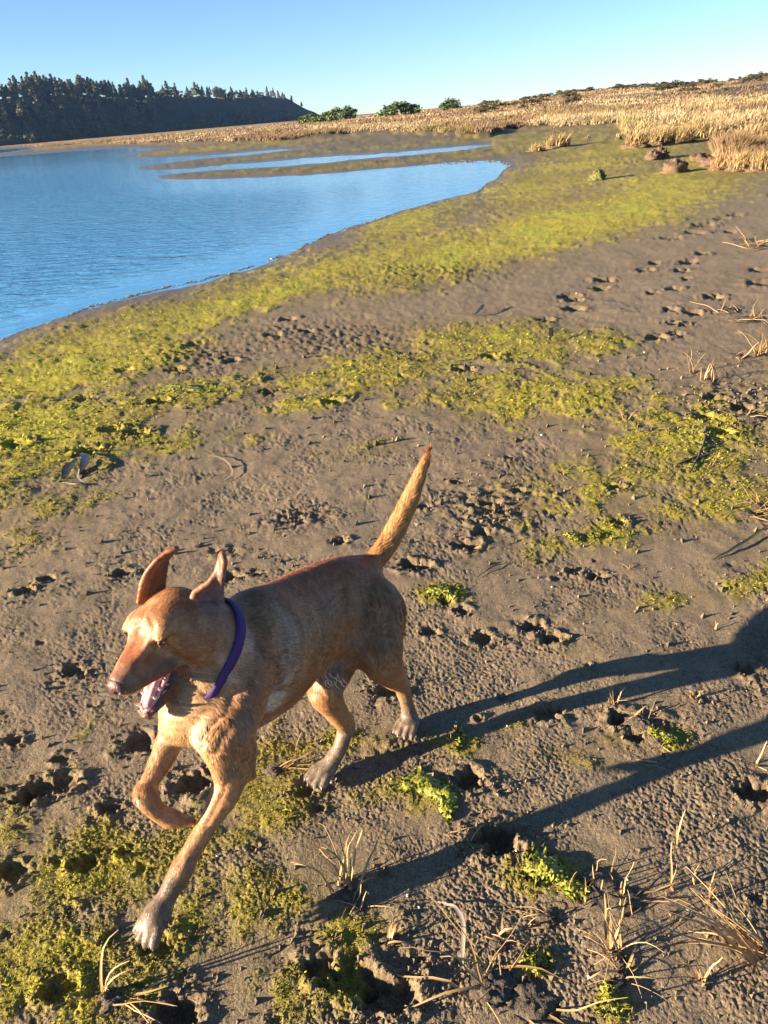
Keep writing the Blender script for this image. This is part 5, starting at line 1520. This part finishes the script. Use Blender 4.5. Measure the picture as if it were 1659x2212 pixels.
NW = 200000
gcx = rng.uniform(-200, 1850, NW); gcy = rng.uniform(430, 2330, NW) 
dx = (gcx - PW / 2) / FOC; dy = (gcy - PH / 2) / FOC
uu = dx * cR - dy * sR; vv = dx * sR + dy * cR; tt = EYE / (sP + vv * cP)
cx, cy = uu * tt, (cP - vv * sP) * tt
Lc = land(cx, cy)
k = rng.random(NW) < Lc['algae'] * (.35 + .65 * sstep(-.4, .5, fbm(cx / .05, cy / .05, 2, 155)))
cx, cy, cz, dn = cx[k], cy[k], Lc['z'][k], Lc['dens'][k]; n = len(cx); rr = np.hypot(cx, cy)
L_ = rng.uniform(.004, .011, n) * np.clip(rr / 1.6, .8, 3); wd = L_ * rng.uniform(.12, .30, n)
a = rng.uniform(0, 6.28, n); d = np.stack([np.cos(a), np.sin(a), rng.uniform(-.1, .30, n)], 1); s = np.stack([-np.sin(a), np.cos(a), rng.uniform(-.5, .5, n)], 1)
b0 = np.stack([cx, cy, cz + .001], 1)
b1 = b0 + d * L_[:, None] * .5 + np.stack([0 * a, 0 * a, L_ * .18], 1); b2 = b0 + d * L_[:, None] * np.array([1, 1, .25]) + s * L_[:, None] * .3
V = np.stack([b0 - s * wd[:, None] * .5, b0 + s * wd[:, None] * .5, b1 + s * wd[:, None] * .6, b1 - s * wd[:, None] * .6, b2], 1).reshape(-1, 3)
o5 = (np.arange(n) * 5)[:, None]
brt = (sstep(.45, .95, dn + rng.normal(0, .18, n)))[:, None]
wc = (weed2 * 1.0) * (1 - brt) + (weed3 * .55 + weed * .6) * brt
wc = wc * rng.uniform(.75, 1.12, (n, 1))
Mth = Mat('weed_threads', .95); Mth.b.inputs['Specular IOR Level'].default_value = .05; Mth.color(Mth.attr('weed').outputs['Color'])
th = mesh_np('weed_threads', V, [o5 + [0, 1, 2, 3], o5 + [3, 2, 4]], Mth.m, None, False, {'weed': np.repeat(wc, 5, 0)})
tag(th, 'curled threads of yellow-green algae felted over the mud', 'algae', kind='stuff')

# ragged line of foam and wet weed where the water meets the mud
sl = np.array(SHORE[2:22], float); seg = np.linalg.norm(np.diff(sl, axis=0), axis=1); cum = np.concatenate([[0], np.cumsum(seg)])
NFo = 2600; u = rng.uniform(0, cum[-1], NFo)
fx = np.interp(u, cum, sl[:, 0]); fy = np.interp(u, cum, sl[:, 1])
line = gnoise(u / 34, u * 0 + .5, 161) * 5 + gnoise(u / 9, u * 0 + 2.5, 162) * 2.2
fy = fy + 5.5 + line * .8 + rng.normal(0, 1.0, NFo)
gap = gnoise(u / 26, u * 0 + 7.5, 163) + rng.normal(0, .25, NFo) > -.1
fx, fy = fx[gap], fy[gap]; n = len(fx)
fp = np.array([on_ground(a, b, WATER_Z + .004) for a, b in zip(fx, fy)]); rr = np.hypot(fp[:, 0], fp[:, 1])
sz = rng.uniform(.003, .012, n) * rr / 8
an = rng.uniform(0, 6.28, (n, 1)) + np.linspace(0, 6.28, 6, endpoint=False)
ring_ = np.stack([np.cos(an) * 1.7, np.sin(an), np.zeros_like(an)], -1) * (sz[:, None] * rng.uniform(.5, 1.2, (n, 6)))[..., None] + fp[:, None]
top = fp + np.stack([0 * sz, 0 * sz, sz * .55], 1)
V = np.concatenate([ring_, top[:, None]], 1).reshape(-1, 3)
o7 = (np.arange(n) * 7)[:, None]
F = np.concatenate([o7 + [k, (k + 1) % 6, 6] for k in range(6)])
fc = np.where(rng.random((n, 1)) < .42, np.array([[.26, .25, .22]]), np.array([[.10, .085, .05]])) * rng.uniform(.6, 1.1, (n, 1))
Mf = Mat('foam_line', .6); Mf.color(Mf.attr('foam').outputs['Color'])
tag(mesh_np('shore_foam', V, F, Mf.m, None, False, {'foam': np.repeat(fc, 7, 0)}), 'broken line of foam and wet weed along the water edge', 'foam', kind='stuff')
